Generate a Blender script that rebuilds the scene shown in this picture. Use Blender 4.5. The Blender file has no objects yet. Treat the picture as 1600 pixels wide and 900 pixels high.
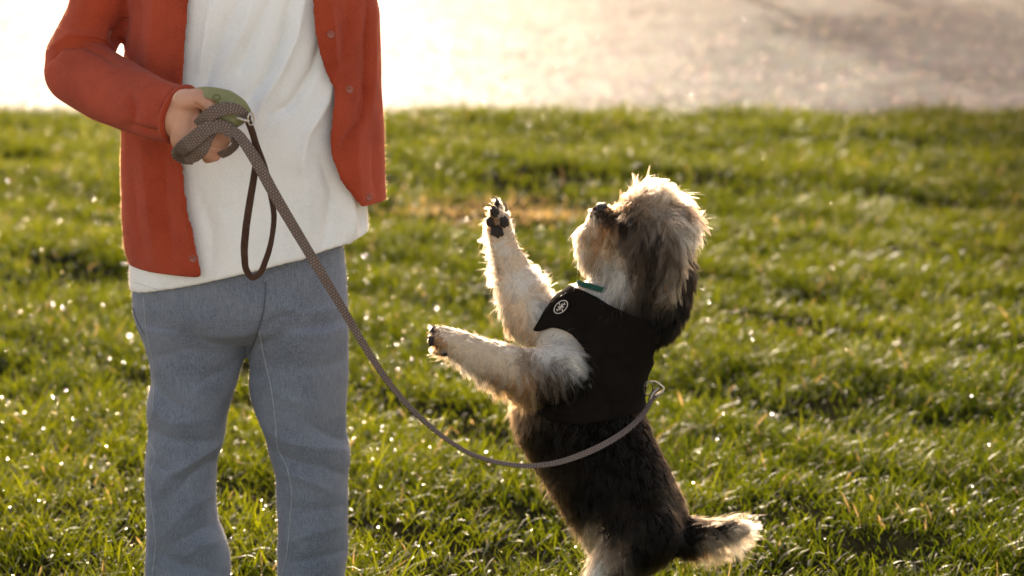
import bpy, bmesh, math, random
import numpy as np
from mathutils import Vector, Matrix
from mathutils.bvhtree import BVHTree

R = math.radians
rng = np.random.default_rng(7)
random.seed(7)
SC = bpy.context.scene
COL = SC.collection

# ------------------------------------------------------------------ camera
CAM_H, PITCH, FOC = 1.36, R(11.5), 85.0
F = FOC / 36.0 * 1600.0
cam_d = bpy.data.cameras.new('camera')
cam = bpy.data.objects.new('camera', cam_d)
COL.objects.link(cam)
cam.location = (0, 0, CAM_H)
cam.rotation_euler = (R(90) - PITCH, 0, 0)
cam_d.lens = FOC
cam_d.sensor_width = 36
cam_d.clip_start = 0.05
cam_d.clip_end = 3000
cam_d.dof.use_dof = True
cam_d.dof.focus_distance = 3.74
cam_d.dof.aperture_fstop = 3.8
SC.camera = cam

# ------------------------------------------------------------------ sky, sun, exposure
SUN_EL, SUN_AZ = R(21), R(-7)           # azimuth from +Y towards +X
w = bpy.data.worlds.new('World')
SC.world = w
w.use_nodes = True
nt = w.node_tree
bg = nt.nodes['Background']
sky = nt.nodes.new('ShaderNodeTexSky')
sky.sky_type = 'NISHITA'
sky.sun_disc = False
sky.sun_elevation = SUN_EL
sky.sun_rotation = SUN_AZ
sky.air_density = 1.0
sky.dust_density = 2.5
sky.ozone_density = 1.0
wm = nt.nodes.new('ShaderNodeMix')
wm.data_type = 'RGBA'
wm.blend_type = 'MULTIPLY'
wm.inputs[0].default_value = 1.0
nt.links.new(sky.outputs[0], wm.inputs[6])
wm.inputs[7].default_value = (1.30, 0.98, 0.75, 1)
nt.links.new(wm.outputs[2], bg.inputs[0])
bg.inputs[1].default_value = 0.15
sd = bpy.data.lights.new('sun', 'SUN')
sd.energy = 2.9
sd.angle = R(0.5)
sd.color = (1.0, 0.86, 0.66)
sun = bpy.data.objects.new('sun', sd)
COL.objects.link(sun)
to_sun = Vector((math.sin(SUN_AZ) * math.cos(SUN_EL), math.cos(SUN_AZ) * math.cos(SUN_EL), math.sin(SUN_EL)))
sun.rotation_euler = to_sun.to_track_quat('Z', 'Y').to_euler()
sun.location = to_sun * 30
SC.view_settings.view_transform = 'Standard'
SC.view_settings.look = 'None'
SC.view_settings.gamma = 1
SC.view_settings.use_curve_mapping = False
SC.view_settings.exposure = 1.55
SC.render.engine = 'CYCLES'
cy = SC.cycles
cy.use_denoising = True
cy.max_bounces = 7
cy.diffuse_bounces = 3
cy.glossy_bounces = 3
cy.transmission_bounces = 5
cy.transparent_max_bounces = 6
cy.sample_clamp_indirect = 4
cy.caustics_reflective = False
cy.caustics_refractive = False
SC.cycles_curves.shape = 'RIBBONS'

# ------------------------------------------------------------------ helpers
CP, SP = math.cos(PITCH), math.sin(PITCH)
MM = 0.00101                                   # metres per photograph pixel near the subjects


def P(px, py, Y):
    x = (px - 800) / F
    y = -(py - 450) / F
    d = Vector((x, CP + y * SP, -SP + y * CP))
    return Vector((0, 0, CAM_H)) + d * (Y / d.y)


def proj(V):
    V = np.asarray(V)
    q = V - np.array([0, 0, CAM_H])
    dep = q[:, 1] * CP - q[:, 2] * SP
    up = q[:, 1] * SP + q[:, 2] * CP
    return np.stack([800 + F * q[:, 0] / dep, 450 - F * up / dep], 1)


def link(name, data, parent=None):
    o = bpy.data.objects.new(name, data)
    COL.objects.link(o)
    if parent is not None:
        o.parent = parent
        o.matrix_parent_inverse = Matrix.Translation(parent_loc(parent)).inverted()
    return o


def parent_loc(p):
    return p.location.copy() if p.parent is None else Vector((0, 0, 0))


def thing(name, loc, label, cat, group=None):
    o = bpy.data.objects.new(name, None)
    COL.objects.link(o)
    o.location = loc
    o.empty_display_size = 0.1
    o['label'] = label
    o['category'] = cat
    if group:
        o['group'] = group
    return o


def mesh_np(name, V, Fq, mat, parent=None, smooth=True):
    """numpy verts + list/array of faces (all the same size) -> object"""
    V = np.asarray(V, dtype=np.float32)
    me = bpy.data.meshes.new(name)
    if isinstance(Fq, np.ndarray):
        k = Fq.shape[1]
        me.vertices.add(len(V))
        me.vertices.foreach_set('co', V.ravel())
        me.loops.add(Fq.size)
        me.loops.foreach_set('vertex_index', Fq.ravel().astype(np.int32))
        me.polygons.add(len(Fq))
        me.polygons.foreach_set('loop_start', np.arange(0, Fq.size, k, dtype=np.int32))
        me.polygons.foreach_set('loop_total', np.full(len(Fq), k, dtype=np.int32))
        me.update(calc_edges=True)
        me.validate()
    else:
        me.from_pydata([tuple(map(float, v)) for v in V], [], [tuple(map(int, f)) for f in Fq])
    if smooth:
        me.polygons.foreach_set('use_smooth', np.ones(len(me.polygons), dtype=bool))
    me.update()
    if mat:
        me.materials.append(mat)
    return link(name, me, parent)


def get_np(me):
    V = np.empty(len(me.vertices) * 3, dtype=np.float32)
    me.vertices.foreach_get('co', V)
    N = np.empty(len(me.vertices) * 3, dtype=np.float32)
    me.vertex_normals.foreach_get('vector', N)
    return V.reshape(-1, 3).astype(float), N.reshape(-1, 3).astype(float)


def edges_np(me):
    E = np.empty(len(me.edges) * 2, dtype=np.int32)
    me.edges.foreach_get('vertices', E)
    return E.reshape(-1, 2)


def laplace(V, E, it, lam=0.5):
    n = len(V)
    deg = np.bincount(E.ravel(), minlength=n).astype(float)[:, None] + 1e-9
    for _ in range(it):
        A = np.stack([np.bincount(E[:, 0], V[E[:, 1], k], n) + np.bincount(E[:, 1], V[E[:, 0], k], n) for k in range(3)], 1)
        V = V + lam * (A / deg - V)
    return V


def hull_caps(segs, flat=1.0):
    """tapered capsules between 3-D points: [(a, b, ra, rb[, flat])] -> bmesh"""
    bm = bmesh.new()
    for s in segs:
        a, b, ra, rb = s[:4]
        fl = s[4] if len(s) > 4 else flat
        t = bmesh.new()
        for c, r in ((a, ra), (b, rb)):
            ret = bmesh.ops.create_uvsphere(t, u_segments=20, v_segments=14, radius=r)
            for v in ret['verts']:
                v.co.y *= fl
                v.co += Vector(c)
        h = bmesh.ops.convex_hull(t, input=t.verts[:])
        bmesh.ops.delete(t, geom=[v for v in t.verts if not v.link_faces], context='VERTS')
        tmp = bpy.data.meshes.new('tmp')
        t.to_mesh(tmp)
        bm.from_mesh(tmp)
        bpy.data.meshes.remove(tmp)
        t.free()
    return bm


def remesh(bm, voxel, smooth=6):
    me = bpy.data.meshes.new('tmp')
    bm.to_mesh(me)
    bm.free()
    o = bpy.data.objects.new('tmp', me)
    COL.objects.link(o)
    m = o.modifiers.new('r', 'REMESH')
    m.mode = 'VOXEL'
    m.voxel_size = voxel
    dg = bpy.context.evaluated_depsgraph_get()
    ev = o.evaluated_get(dg)
    out = bpy.data.meshes.new_from_object(ev)
    bpy.data.objects.remove(o)
    bpy.data.meshes.remove(me)
    V, _ = get_np(out)
    V = laplace(V, edges_np(out), smooth)
    out.vertices.foreach_set('co', V.astype(np.float32).ravel())
    out.update()
    return out


def finish(me, name, mat, parent):
    me.name = name
    me.polygons.foreach_set('use_smooth', np.ones(len(me.polygons), dtype=bool))
    me.materials.clear()
    me.materials.append(mat)
    me.update()
    return link(name, me, parent)


def seg_dist(q, a, b):
    ab = b - a
    L = (ab @ ab) + 1e-9
    t = np.clip(((q - a) @ ab) / L, 0, 1)
    return np.linalg.norm(q - (a + t[:, None] * ab), axis=1), t


def folds(me, strokes, front=True, gain=1.9):
    """cloth folds: ridges (+) and grooves (-) along drawn lines, height in mm"""
    V, N = get_np(me)
    q = proj(V)
    D = np.zeros(len(V))
    for pts, wd, amp in strokes:
        p = np.array(pts, float)
        best = np.full(len(V), 1e9)
        tt = np.zeros(len(V))
        for i in range(len(p) - 1):
            d, t = seg_dist(q, p[i], p[i + 1])
            u = (i + t) / (len(p) - 1)
            sel = d < best
            best = np.where(sel, d, best)
            tt = np.where(sel, u, tt)
        fade = np.clip(np.sin(np.pi * np.clip(tt * 0.86 + 0.07, 0, 1)), 0, 1) ** 0.6
        D += gain * amp * 0.001 * np.exp(-(best / wd) ** 1.35) * fade
    wgt = np.clip(-N[:, 1] * 2.5, 0, 1) if front else 1.0
    V = V + N * (D * wgt)[:, None]
    me.vertices.foreach_set('co', V.astype(np.float32).ravel())
    me.update()


def nz(V, s, seed=0):
    """cheap smooth pseudo noise in [-1,1]"""
    r = np.random.default_rng(seed)
    out = np.zeros(len(V))
    for k in range(7):
        f = r.normal(size=V.shape[1]) * s * (0.6 + 0.25 * k)
        out += np.sin(V @ f + r.uniform(0, 6.28)) / (1 + 0.35 * k)
    return out / 3.2


def lumps(me, amp, s, seed):
    V, N = get_np(me)
    V = V + N * (nz(V, s, seed) * amp)[:, None]
    me.vertices.foreach_set('co', V.astype(np.float32).ravel())
    me.update()


def spline(pts, n):
    p = np.array([list(q) for q in pts], float)
    seg = np.r_[0, np.cumsum(np.linalg.norm(np.diff(p[:, :2] if p.shape[1] < 3 else p, axis=0), axis=1))]
    t = np.linspace(0, seg[-1], n)
    m = np.gradient(p, seg, axis=0)
    i = np.clip(np.searchsorted(seg, t, side='right') - 1, 0, len(p) - 2)
    h = (seg[i + 1] - seg[i])[:, None]
    u = ((t - seg[i]) / h[:, 0])[:, None]
    return ((2 * u**3 - 3 * u**2 + 1) * p[i] + (u**3 - 2 * u**2 + u) * h * m[i]
            + (-2 * u**3 + 3 * u**2) * p[i + 1] + (u**3 - u**2) * h * m[i + 1])


def tube_np(path, r, k=10, closed=False):
    path = np.asarray(path, float)
    n = len(path)
    rr = np.full(n, r) if np.isscalar(r) else np.asarray(r)
    T = np.gradient(path, axis=0)
    if closed:
        T = np.roll(path, -1, 0) - np.roll(path, 1, 0)
    T /= np.linalg.norm(T, axis=1)[:, None] + 1e-12
    ref = np.array([0.13, 0.97, 0.2])
    A = np.cross(T, ref)
    A /= np.linalg.norm(A, axis=1)[:, None] + 1e-12
    B = np.cross(T, A)
    th = np.linspace(0, 2 * np.pi, k, endpoint=False)
    V = (path[:, None] + rr[:, None, None] * (np.cos(th)[None, :, None] * A[:, None] + np.sin(th)[None, :, None] * B[:, None])).reshape(-1, 3)
    Fq = []
    m = n if closed else n - 1
    for i in range(m):
        j = (i + 1) % n
        for a in range(k):
            b = (a + 1) % k
            Fq.append((i * k + a, i * k + b, j * k + b, j * k + a))
    return V, np.array(Fq)


def tube(name, path, r, mat, parent, k=10, closed=False):
    V, Fq = tube_np(path, r, k, closed)
    return mesh_np(name, V, Fq, mat, parent)


def ribbon(name, pts, width, thick, mat, parent, n=80, twist=None, rnd=4.5):
    """woven strap: pts = (px,py,Y), width in px (scalar or list), rounded flat section, UV along it"""
    cp = spline([tuple(p) for p in pts], n)
    wd = np.interp(np.linspace(0, 1, n), np.linspace(0, 1, len(width)), width) * MM if not np.isscalar(width) else np.full(n, width * MM)
    c = np.array([P(*q)[:] for q in cp])
    T = np.gradient(c, axis=0)
    T /= np.linalg.norm(T, axis=1)[:, None]
    view = c - np.array([0, 0, CAM_H])
    view /= np.linalg.norm(view, axis=1)[:, None]
    W = np.cross(T, view)
    W /= np.linalg.norm(W, axis=1)[:, None]
    N = np.cross(W, T)
    if twist is not None:
        tw = np.interp(np.linspace(0, 1, n), np.linspace(0, 1, len(twist)), np.radians(twist))[:, None]
        W, N = W * np.cos(tw) + N * np.sin(tw), N * np.cos(tw) - W * np.sin(tw)
    k = 16
    th = np.linspace(0, 2 * np.pi, k, endpoint=False)
    cx = np.sign(np.cos(th)) * np.abs(np.cos(th)) ** (2 / rnd)
    sx = np.sign(np.sin(th)) * np.abs(np.sin(th)) ** (2 / rnd)
    V = c[:, None] + (wd / 2)[:, None, None] * cx[None, :, None] * W[:, None] + thick / 2 * sx[None, :, None] * N[:, None]
    L = np.r_[0, np.cumsum(np.linalg.norm(np.diff(c, axis=0), axis=1))]
    V = V.reshape(-1, 3)
    Fq, UV = [], []
    for i in range(n - 1):
        for a in range(k):
            b = (a + 1) % k
            Fq.append((i * k + a, i * k + b, (i + 1) * k + b, (i + 1) * k + a))
            for ii, aa in ((i, a), (i, b), (i + 1, b), (i + 1, a)):
                UV.append((cx[aa] * wd[ii] / 2, L[ii]))
    caps = [tuple(range(k))[::-1], tuple((n - 1) * k + a for a in range(k))]
    o = mesh_np(name, V, [tuple(f) for f in Fq] + caps, mat, parent)
    uv = o.data.uv_layers.new(name='UVMap')
    buf = np.zeros(len(o.data.loops) * 2, dtype=np.float32)
    buf[:len(UV) * 2] = np.array(UV, dtype=np.float32).ravel()
    uv.data.foreach_set('uv', buf)
    return o


# ------------------------------------------------------------------ materials
def mat(name):
    m = bpy.data.materials.new(name)
    m.use_nodes = True
    return m, m.node_tree, m.node_tree.nodes['Principled BSDF']


def N_(nt, t, **kw):
    n = nt.nodes.new(t)
    for k, v in kw.items():
        if k in n.inputs:
            n.inputs[k].default_value = v
        else:
            setattr(n, k, v)
    return n


def ramp(nt, src, c0, c1, p0=0.3, p1=0.7):
    r = nt.nodes.new('ShaderNodeValToRGB')
    r.color_ramp.elements[0].position = p0
    r.color_ramp.elements[0].color = (*c0, 1)
    r.color_ramp.elements[1].position = p1
    r.color_ramp.elements[1].color = (*c1, 1)
    nt.links.new(src, r.inputs[0])
    return r


def cloth_mat(name, c0, c1, scale, bump, rough=0.85, weave=700.0, weave_amt=0.4, sheen=0.3, rot=0.0):
    m, nt, b = mat(name)
    tc = N_(nt, 'ShaderNodeTexCoord')
    mp = N_(nt, 'ShaderNodeMapping')
    mp.inputs['Rotation'].default_value = (0, rot, 0)
    nt.links.new(tc.outputs['Object'], mp.inputs[0])
    n1 = N_(nt, 'ShaderNodeTexNoise', Scale=scale, Detail=5.0, Roughness=0.65)
    nt.links.new(mp.outputs[0], n1.inputs['Vector'])
    n2 = N_(nt, 'ShaderNodeTexNoise', Scale=scale * 40, Detail=2.0)
    nt.links.new(mp.outputs[0], n2.inputs['Vector'])
    mx = N_(nt, 'ShaderNodeMath', operation='ADD')
    mx.inputs[1].default_value = 0
    ml = N_(nt, 'ShaderNodeMath', operation='MULTIPLY_ADD')
    nt.links.new(n2.outputs[0], ml.inputs[0])
    ml.inputs[1].default_value = 0.8
    nt.links.new(n1.outputs[0], ml.inputs[2])
    r = ramp(nt, ml.outputs[0], c0, c1, 0.65, 1.15)
    nt.links.new(r.outputs[0], b.inputs['Base Color'])
    wv = N_(nt, 'ShaderNodeTexWave', Scale=weave, Distortion=1.5, Detail=1.0)
    wv.wave_type = 'BANDS'
    wv.bands_direction = 'X'
    nt.links.new(mp.outputs[0], wv.inputs['Vector'])
    ad = N_(nt, 'ShaderNodeMath', operation='MULTIPLY_ADD')
    nt.links.new(wv.outputs['Fac'], ad.inputs[0])
    ad.inputs[1].default_value = weave_amt
    nt.links.new(n2.outputs[0], ad.inputs[2])
    bp = N_(nt, 'ShaderNodeBump', Strength=bump, Distance=0.001)
    nt.links.new(ad.outputs[0], bp.inputs['Height'])
    nt.links.new(bp.outputs[0], b.inputs['Normal'])
    b.inputs['Roughness'].default_value = rough
    b.inputs['Sheen Weight'].default_value = sheen
    b.inputs['Sheen Roughness'].default_value = 0.4
    b.inputs['Specular IOR Level'].default_value = 0.04
    return m


def plain(name, c, rough=0.5, metal=0.0, bump=0.0, scale=300.0, var=0.15):
    m, nt, b = mat(name)
    tc = N_(nt, 'ShaderNodeTexCoord')
    n1 = N_(nt, 'ShaderNodeTexNoise', Scale=scale, Detail=4.0)
    nt.links.new(tc.outputs['Object'], n1.inputs['Vector'])
    r = ramp(nt, n1.outputs[0], tuple(x * (1 - var) for x in c), tuple(min(1, x * (1 + var)) for x in c))
    nt.links.new(r.outputs[0], b.inputs['Base Color'])
    b.inputs['Roughness'].default_value = rough
    b.inputs['Metallic'].default_value = metal
    if bump:
        bp = N_(nt, 'ShaderNodeBump', Strength=bump, Distance=0.001)
        nt.links.new(n1.outputs[0], bp.inputs['Height'])
        nt.links.new(bp.outputs[0], b.inputs['Normal'])
    return m


M_RED = cloth_mat('red_knit', (0.29, 0.042, 0.018), (0.43, 0.070, 0.031), 14, 0.7, 1.0, 420, 0.6, 0.12)
M_WHITE = cloth_mat('white_cotton', (0.70, 0.69, 0.67), (0.80, 0.79, 0.77), 12, 0.3, 0.9, 700, 0.3, 0.1)
M_DENIM = cloth_mat('grey_blue_denim', (0.142, 0.163, 0.21), (0.24, 0.265, 0.325), 10, 0.7, 0.9, 480, 1.0, 0.15, R(8))
nt = M_DENIM.node_tree
b = nt.nodes['Principled BSDF']
tc = N_(nt, 'ShaderNodeTexCoord')
mp = N_(nt, 'ShaderNodeMapping')
mp.inputs['Scale'].default_value = (800, 800, 60)
nt.links.new(tc.outputs['Object'], mp.inputs[0])
sn = N_(nt, 'ShaderNodeTexNoise', Scale=1.0, Detail=2.0)
nt.links.new(mp.outputs[0], sn.inputs['Vector'])
sr = ramp(nt, sn.outputs[0], (0.82, 0.83, 0.84), (1.18, 1.17, 1.16), 0.32, 0.68)
sm_ = N_(nt, 'ShaderNodeMix')
sm_.data_type = 'RGBA'
sm_.blend_type = 'MULTIPLY'
sm_.inputs[0].default_value = 1.0
src = b.inputs['Base Color'].links[0].from_socket
nt.links.new(src, sm_.inputs[6])
nt.links.new(sr.outputs[0], sm_.inputs[7])
nt.links.new(sm_.outputs[2], b.inputs['Base Color'])
M_THREAD = plain('pale_seam_thread', (0.31, 0.325, 0.35), 0.9)
M_SEAMDK = plain('dark_seam', (0.09, 0.10, 0.13), 0.9)
M_BUTTON = plain('red_plastic_button', (0.27, 0.07, 0.045), 0.4)
M_HAIR = plain('brown_hair_cap', (0.06, 0.035, 0.02), 0.6, bump=0.5, scale=200)
M_SHOE = plain('white_canvas_shoe', (0.6, 0.58, 0.55), 0.7, bump=0.2)
M_SOLE = plain('rubber_sole', (0.75, 0.73, 0.7), 0.6)
M_OLIVE = plain('olive_rubber', (0.20, 0.19, 0.075), 0.55, bump=0.1)
M_OLIVE2 = plain('dark_olive_rubber', (0.11, 0.115, 0.03), 0.5)
M_METAL = plain('silver_metal', (0.42, 0.38, 0.33), 0.3, 1.0)
M_DKMETAL = plain('dark_metal', (0.25, 0.23, 0.2), 0.35, 1.0)
M_BROWN = cloth_mat('brown_leather_strap', (0.05, 0.026, 0.018), (0.085, 0.045, 0.03), 60, 0.8, 0.6, 300, 0.5, 0.1)
M_HARN = cloth_mat('black_mesh_harness', (0.004, 0.003, 0.0022), (0.013, 0.0092, 0.0065), 26, 1.0, 0.9, 330, 1.0, 0.1)
M_HARN.node_tree.nodes['Principled BSDF'].inputs['Sheen Weight'].default_value = 0
M_HARN.node_tree.nodes['Principled BSDF'].inputs['Specular IOR Level'].default_value = 0.1
M_LOGO = plain('cream_badge_print', (0.55, 0.48, 0.42), 0.6)
M_GREEN = cloth_mat('green_webbing', (0.012, 0.055, 0.04), (0.02, 0.08, 0.055), 60, 0.5)
M_PAD = plain('black_paw_pad', (0.022, 0.014, 0.011), 0.9, bump=1.0, scale=500)
M_NOSE = plain('black_nose', (0.010, 0.007, 0.006), 0.6, bump=0.5, scale=500)
M_CLAW = plain('horn_claw', (0.16, 0.12, 0.09), 0.35)
M_EYE = plain('dark_eye', (0.01, 0.006, 0.004), 0.08)

M_SKIN, nt, b = mat('skin')
tc = N_(nt, 'ShaderNodeTexCoord')
n1 = N_(nt, 'ShaderNodeTexNoise', Scale=30.0, Detail=5.0)
nt.links.new(tc.outputs['Object'], n1.inputs['Vector'])
r = ramp(nt, n1.outputs[0], (0.42, 0.20, 0.12), (0.54, 0.29, 0.19))
nt.links.new(r.outputs[0], b.inputs['Base Color'])
b.inputs['Roughness'].default_value = 0.5
b.inputs['Subsurface Weight'].default_value = 0.25
b.inputs['Subsurface Radius'].default_value = (0.008, 0.003, 0.002)
n2 = N_(nt, 'ShaderNodeTexNoise', Scale=260.0, Detail=3.0)
nt.links.new(tc.outputs['Object'], n2.inputs['Vector'])
bp = N_(nt, 'ShaderNodeBump', Strength=0.25, Distance=0.001)
nt.links.new(n2.outputs[0], bp.inputs['Height'])
nt.links.new(bp.outputs[0], b.inputs['Normal'])

# woven leash: rows of small dark dashes on grey-brown tape (UV in metres)
M_LEASH, nt, b = mat('woven_leash_tape')
uvn = N_(nt, 'ShaderNodeUVMap')
mp = N_(nt, 'ShaderNodeMapping')
mp.inputs['Scale'].default_value = (1, 1, 1)
nt.links.new(uvn.outputs[0], mp.inputs[0])
br = N_(nt, 'ShaderNodeTexBrick', Scale=1.0)
br.inputs['Color1'].default_value = (0.19, 0.135, 0.105, 1)
br.inputs['Color2'].default_value = (0.15, 0.105, 0.085, 1)
br.inputs['Mortar'].default_value = (0.045, 0.03, 0.026, 1)
br.inputs['Brick Width'].default_value = 0.0046
br.inputs['Row Height'].default_value = 0.0042
br.inputs['Mortar Size'].default_value = 0.0006
br.inputs['Mortar Smooth'].default_value = 0.3
nt.links.new(mp.outputs[0], br.inputs['Vector'])
nt.links.new(br.outputs['Color'], b.inputs['Base Color'])
bp = N_(nt, 'ShaderNodeBump', Strength=0.4, Distance=0.0006)
bp.invert = True
nt.links.new(br.outputs['Fac'], bp.inputs['Height'])
nt.links.new(bp.outputs[0], b.inputs['Normal'])
b.inputs['Roughness'].default_value = 0.8

# fur
M_FUR, nt, b = mat('dog_fur')
nt.nodes.remove(b)
out = nt.nodes['Material Output']
at = N_(nt, 'ShaderNodeAttribute', attribute_name='hair_color')
hp = N_(nt, 'ShaderNodeBsdfHairPrincipled')
hp.parametrization = 'COLOR'
nt.links.new(at.outputs['Color'], hp.inputs['Color'])
hp.inputs['Roughness'].default_value = 0.35
hp.inputs['Radial Roughness'].default_value = 0.45
hp.inputs['Random Roughness'].default_value = 0.2
hp.inputs['IOR'].default_value = 1.25
nt.links.new(hp.outputs[0], out.inputs[0])

M_DOGSKIN, nt, b = mat('dog_undercoat')
at = N_(nt, 'ShaderNodeAttribute', attribute_name='coat')
nt.links.new(at.outputs['Color'], b.inputs['Base Color'])
b.inputs['Roughness'].default_value = 1.0
b.inputs['Specular IOR Level'].default_value = 0.05

# grass blades
M_GRASS, nt, b = mat('grass_blades')
nt.nodes.remove(b)
out = nt.nodes['Material Output']
at = N_(nt, 'ShaderNodeAttribute', attribute_name='tint')
df = N_(nt, 'ShaderNodeBsdfDiffuse')
tl = N_(nt, 'ShaderNodeBsdfTranslucent')
gl = N_(nt, 'ShaderNodeBsdfGlossy', Roughness=0.42)
gl.inputs['Color'].default_value = (1, 1, 1, 1)
nt.links.new(at.outputs['Color'], df.inputs['Color'])
tm = N_(nt, 'ShaderNodeMix')
tm.data_type = 'RGBA'
tm.blend_type = 'MULTIPLY'
tm.inputs[0].default_value = 1.0
nt.links.new(at.outputs['Color'], tm.inputs[6])
tm.inputs[7].default_value = (2.1, 1.9, 0.8, 1)
nt.links.new(tm.outputs[2], tl.inputs['Color'])
m1 = N_(nt, 'ShaderNodeMixShader')
m1.inputs[0].default_value = 0.5
nt.links.new(df.outputs[0], m1.inputs[1])
nt.links.new(tl.outputs[0], m1.inputs[2])
fr = N_(nt, 'ShaderNodeFresnel', IOR=1.33)
m2 = N_(nt, 'ShaderNodeMixShader')
fm = N_(nt, 'ShaderNodeMath', operation='MULTIPLY')
nt.links.new(fr.outputs[0], fm.inputs[0])
fm.inputs[1].default_value = 0.09
nt.links.new(fm.outputs[0], m2.inputs[0])
nt.links.new(m1.outputs[0], m2.inputs[1])
nt.links.new(gl.outputs[0], m2.inputs[2])
nt.links.new(m2.outputs[0], out.inputs[0])

M_DEW, nt, b = mat('dew_water_film')
b.inputs['Base Color'].default_value = (0.10, 0.14, 0.05, 1)
b.inputs['Roughness'].default_value = 0.2
b.inputs['Specular IOR Level'].default_value = 1.0
b.inputs['Coat Weight'].default_value = 1.0
b.inputs['Coat Roughness'].default_value = 0.16

M_WET, nt, b = mat('wet_stone')
b.inputs['Base Color'].default_value = (0.12, 0.11, 0.10, 1)
b.inputs['Roughness'].default_value = 0.12
b.inputs['Specular IOR Level'].default_value = 0.8

# soil under the grass, dry patch, road
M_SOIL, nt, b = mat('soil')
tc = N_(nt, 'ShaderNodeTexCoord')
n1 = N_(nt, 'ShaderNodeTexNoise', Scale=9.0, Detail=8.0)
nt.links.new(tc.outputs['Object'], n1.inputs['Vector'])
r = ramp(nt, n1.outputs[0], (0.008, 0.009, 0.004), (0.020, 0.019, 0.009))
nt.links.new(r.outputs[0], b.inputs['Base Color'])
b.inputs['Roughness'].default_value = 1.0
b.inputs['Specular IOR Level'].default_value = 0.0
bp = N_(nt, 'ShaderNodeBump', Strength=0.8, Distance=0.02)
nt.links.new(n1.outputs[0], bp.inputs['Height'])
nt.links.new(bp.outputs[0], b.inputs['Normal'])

M_ROAD, nt, b = mat('wet_gravel_road')
tc = N_(nt, 'ShaderNodeTexCoord')
n1 = N_(nt, 'ShaderNodeTexNoise', Scale=1.1, Detail=6.0, Roughness=0.6)
nt.links.new(tc.outputs['Object'], n1.inputs['Vector'])
vo = N_(nt, 'ShaderNodeTexVoronoi', Scale=38.0)
nt.links.new(tc.outputs['Object'], vo.inputs['Vector'])
r = ramp(nt, n1.outputs[0], (0.14, 0.135, 0.128), (0.30, 0.285, 0.265))
mxc = N_(nt, 'ShaderNodeMix')
mxc.data_type = 'RGBA'
mxc.blend_type = 'MULTIPLY'
mxc.inputs[0].default_value = 0.5
nt.links.new(r.outputs[0], mxc.inputs[6])
nt.links.new(vo.outputs['Color'], mxc.inputs[7])
nt.links.new(mxc.outputs[2], b.inputs['Base Color'])
rn = N_(nt, 'ShaderNodeTexNoise', Scale=16.0, Detail=4.0)
nt.links.new(tc.outputs['Object'], rn.inputs['Vector'])
rm = N_(nt, 'ShaderNodeMapRange')
rm.inputs[1].default_value = 0.35
rm.inputs[2].default_value = 0.68
rm.inputs[3].default_value = 0.020
rm.inputs[4].default_value = 0.095
nt.links.new(rn.outputs[0], rm.inputs[0])
bp = N_(nt, 'ShaderNodeBump', Strength=0.6, Distance=0.006)
nt.links.new(vo.outputs['Distance'], bp.inputs['Height'])
rd = N_(nt, 'ShaderNodeBsdfDiffuse')
rg_ = N_(nt, 'ShaderNodeBsdfGlossy', Roughness=0.5)
rx = N_(nt, 'ShaderNodeMixShader')
nt.links.new(mxc.outputs[2], rd.inputs['Color'])
nt.links.new(bp.outputs[0], rd.inputs['Normal'])
nt.links.new(bp.outputs[0], rg_.inputs['Normal'])
nt.links.new(rm.outputs[0], rx.inputs[0])
nt.links.new(rd.outputs[0], rx.inputs[1])
nt.links.new(rg_.outputs[0], rx.inputs[2])
nt.links.new(rx.outputs[0], nt.nodes['Material Output'].inputs[0])
nt.nodes.remove(b)

# ------------------------------------------------------------------ ground and road
ROAD_Y = 10.5


def ground_h(x, y):
    q = np.stack([x, y], 1)
    near = np.clip((ROAD_Y - 0.1 - y) / 0.6, 0, 1)
    return (0.020 * nz(q, 3.0, 11) + 0.020 * nz(q, 7.0, 12) + 0.006 * nz(q, 18.0, 13)) * near


nx, ny = 150, 260
gx = np.linspace(-6, 6, nx)
gy = np.linspace(-1.5, ROAD_Y, ny)
X, Y = np.meshgrid(gx, gy)
Z = ground_h(X.ravel(), Y.ravel())
V = np.stack([X.ravel(), Y.ravel(), Z], 1)
idx = np.arange(nx * ny).reshape(ny, nx)
Fq = np.stack([idx[:-1, :-1].ravel(), idx[:-1, 1:].ravel(), idx[1:, 1:].ravel(), idx[1:, :-1].ravel()], 1)
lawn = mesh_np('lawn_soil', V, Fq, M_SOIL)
lawn['kind'] = 'structure'
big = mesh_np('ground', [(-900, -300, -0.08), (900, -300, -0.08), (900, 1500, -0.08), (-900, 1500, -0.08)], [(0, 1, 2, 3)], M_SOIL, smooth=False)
big['kind'] = 'structure'
road = mesh_np('road', [(-120, ROAD_Y - 0.25, -0.02), (120, ROAD_Y - 0.25, -0.02), (120, 17.4, -0.02), (-120, 17.4, -0.02)], [(0, 1, 2, 3)], M_ROAD, smooth=False)
road['kind'] = 'structure'

M_BOUNCE_PATH = plain('pale_bounce_concrete', (0.46, 0.42, 0.36), 0.95, bump=0.3, scale=6)
path = mesh_np('path', [(-9, -6, 0.03), (9, -6, 0.03), (9, 2.75, 0.03), (-9, 2.75, 0.03)], [(0, 1, 2, 3)], M_BOUNCE_PATH, smooth=False)  # unseen pale path, added to bounce sunlight onto child and dog
path['kind'] = 'structure'

# ------------------------------------------------------------------ grass
PATCH = np.array([-0.03, 7.95])


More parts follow.
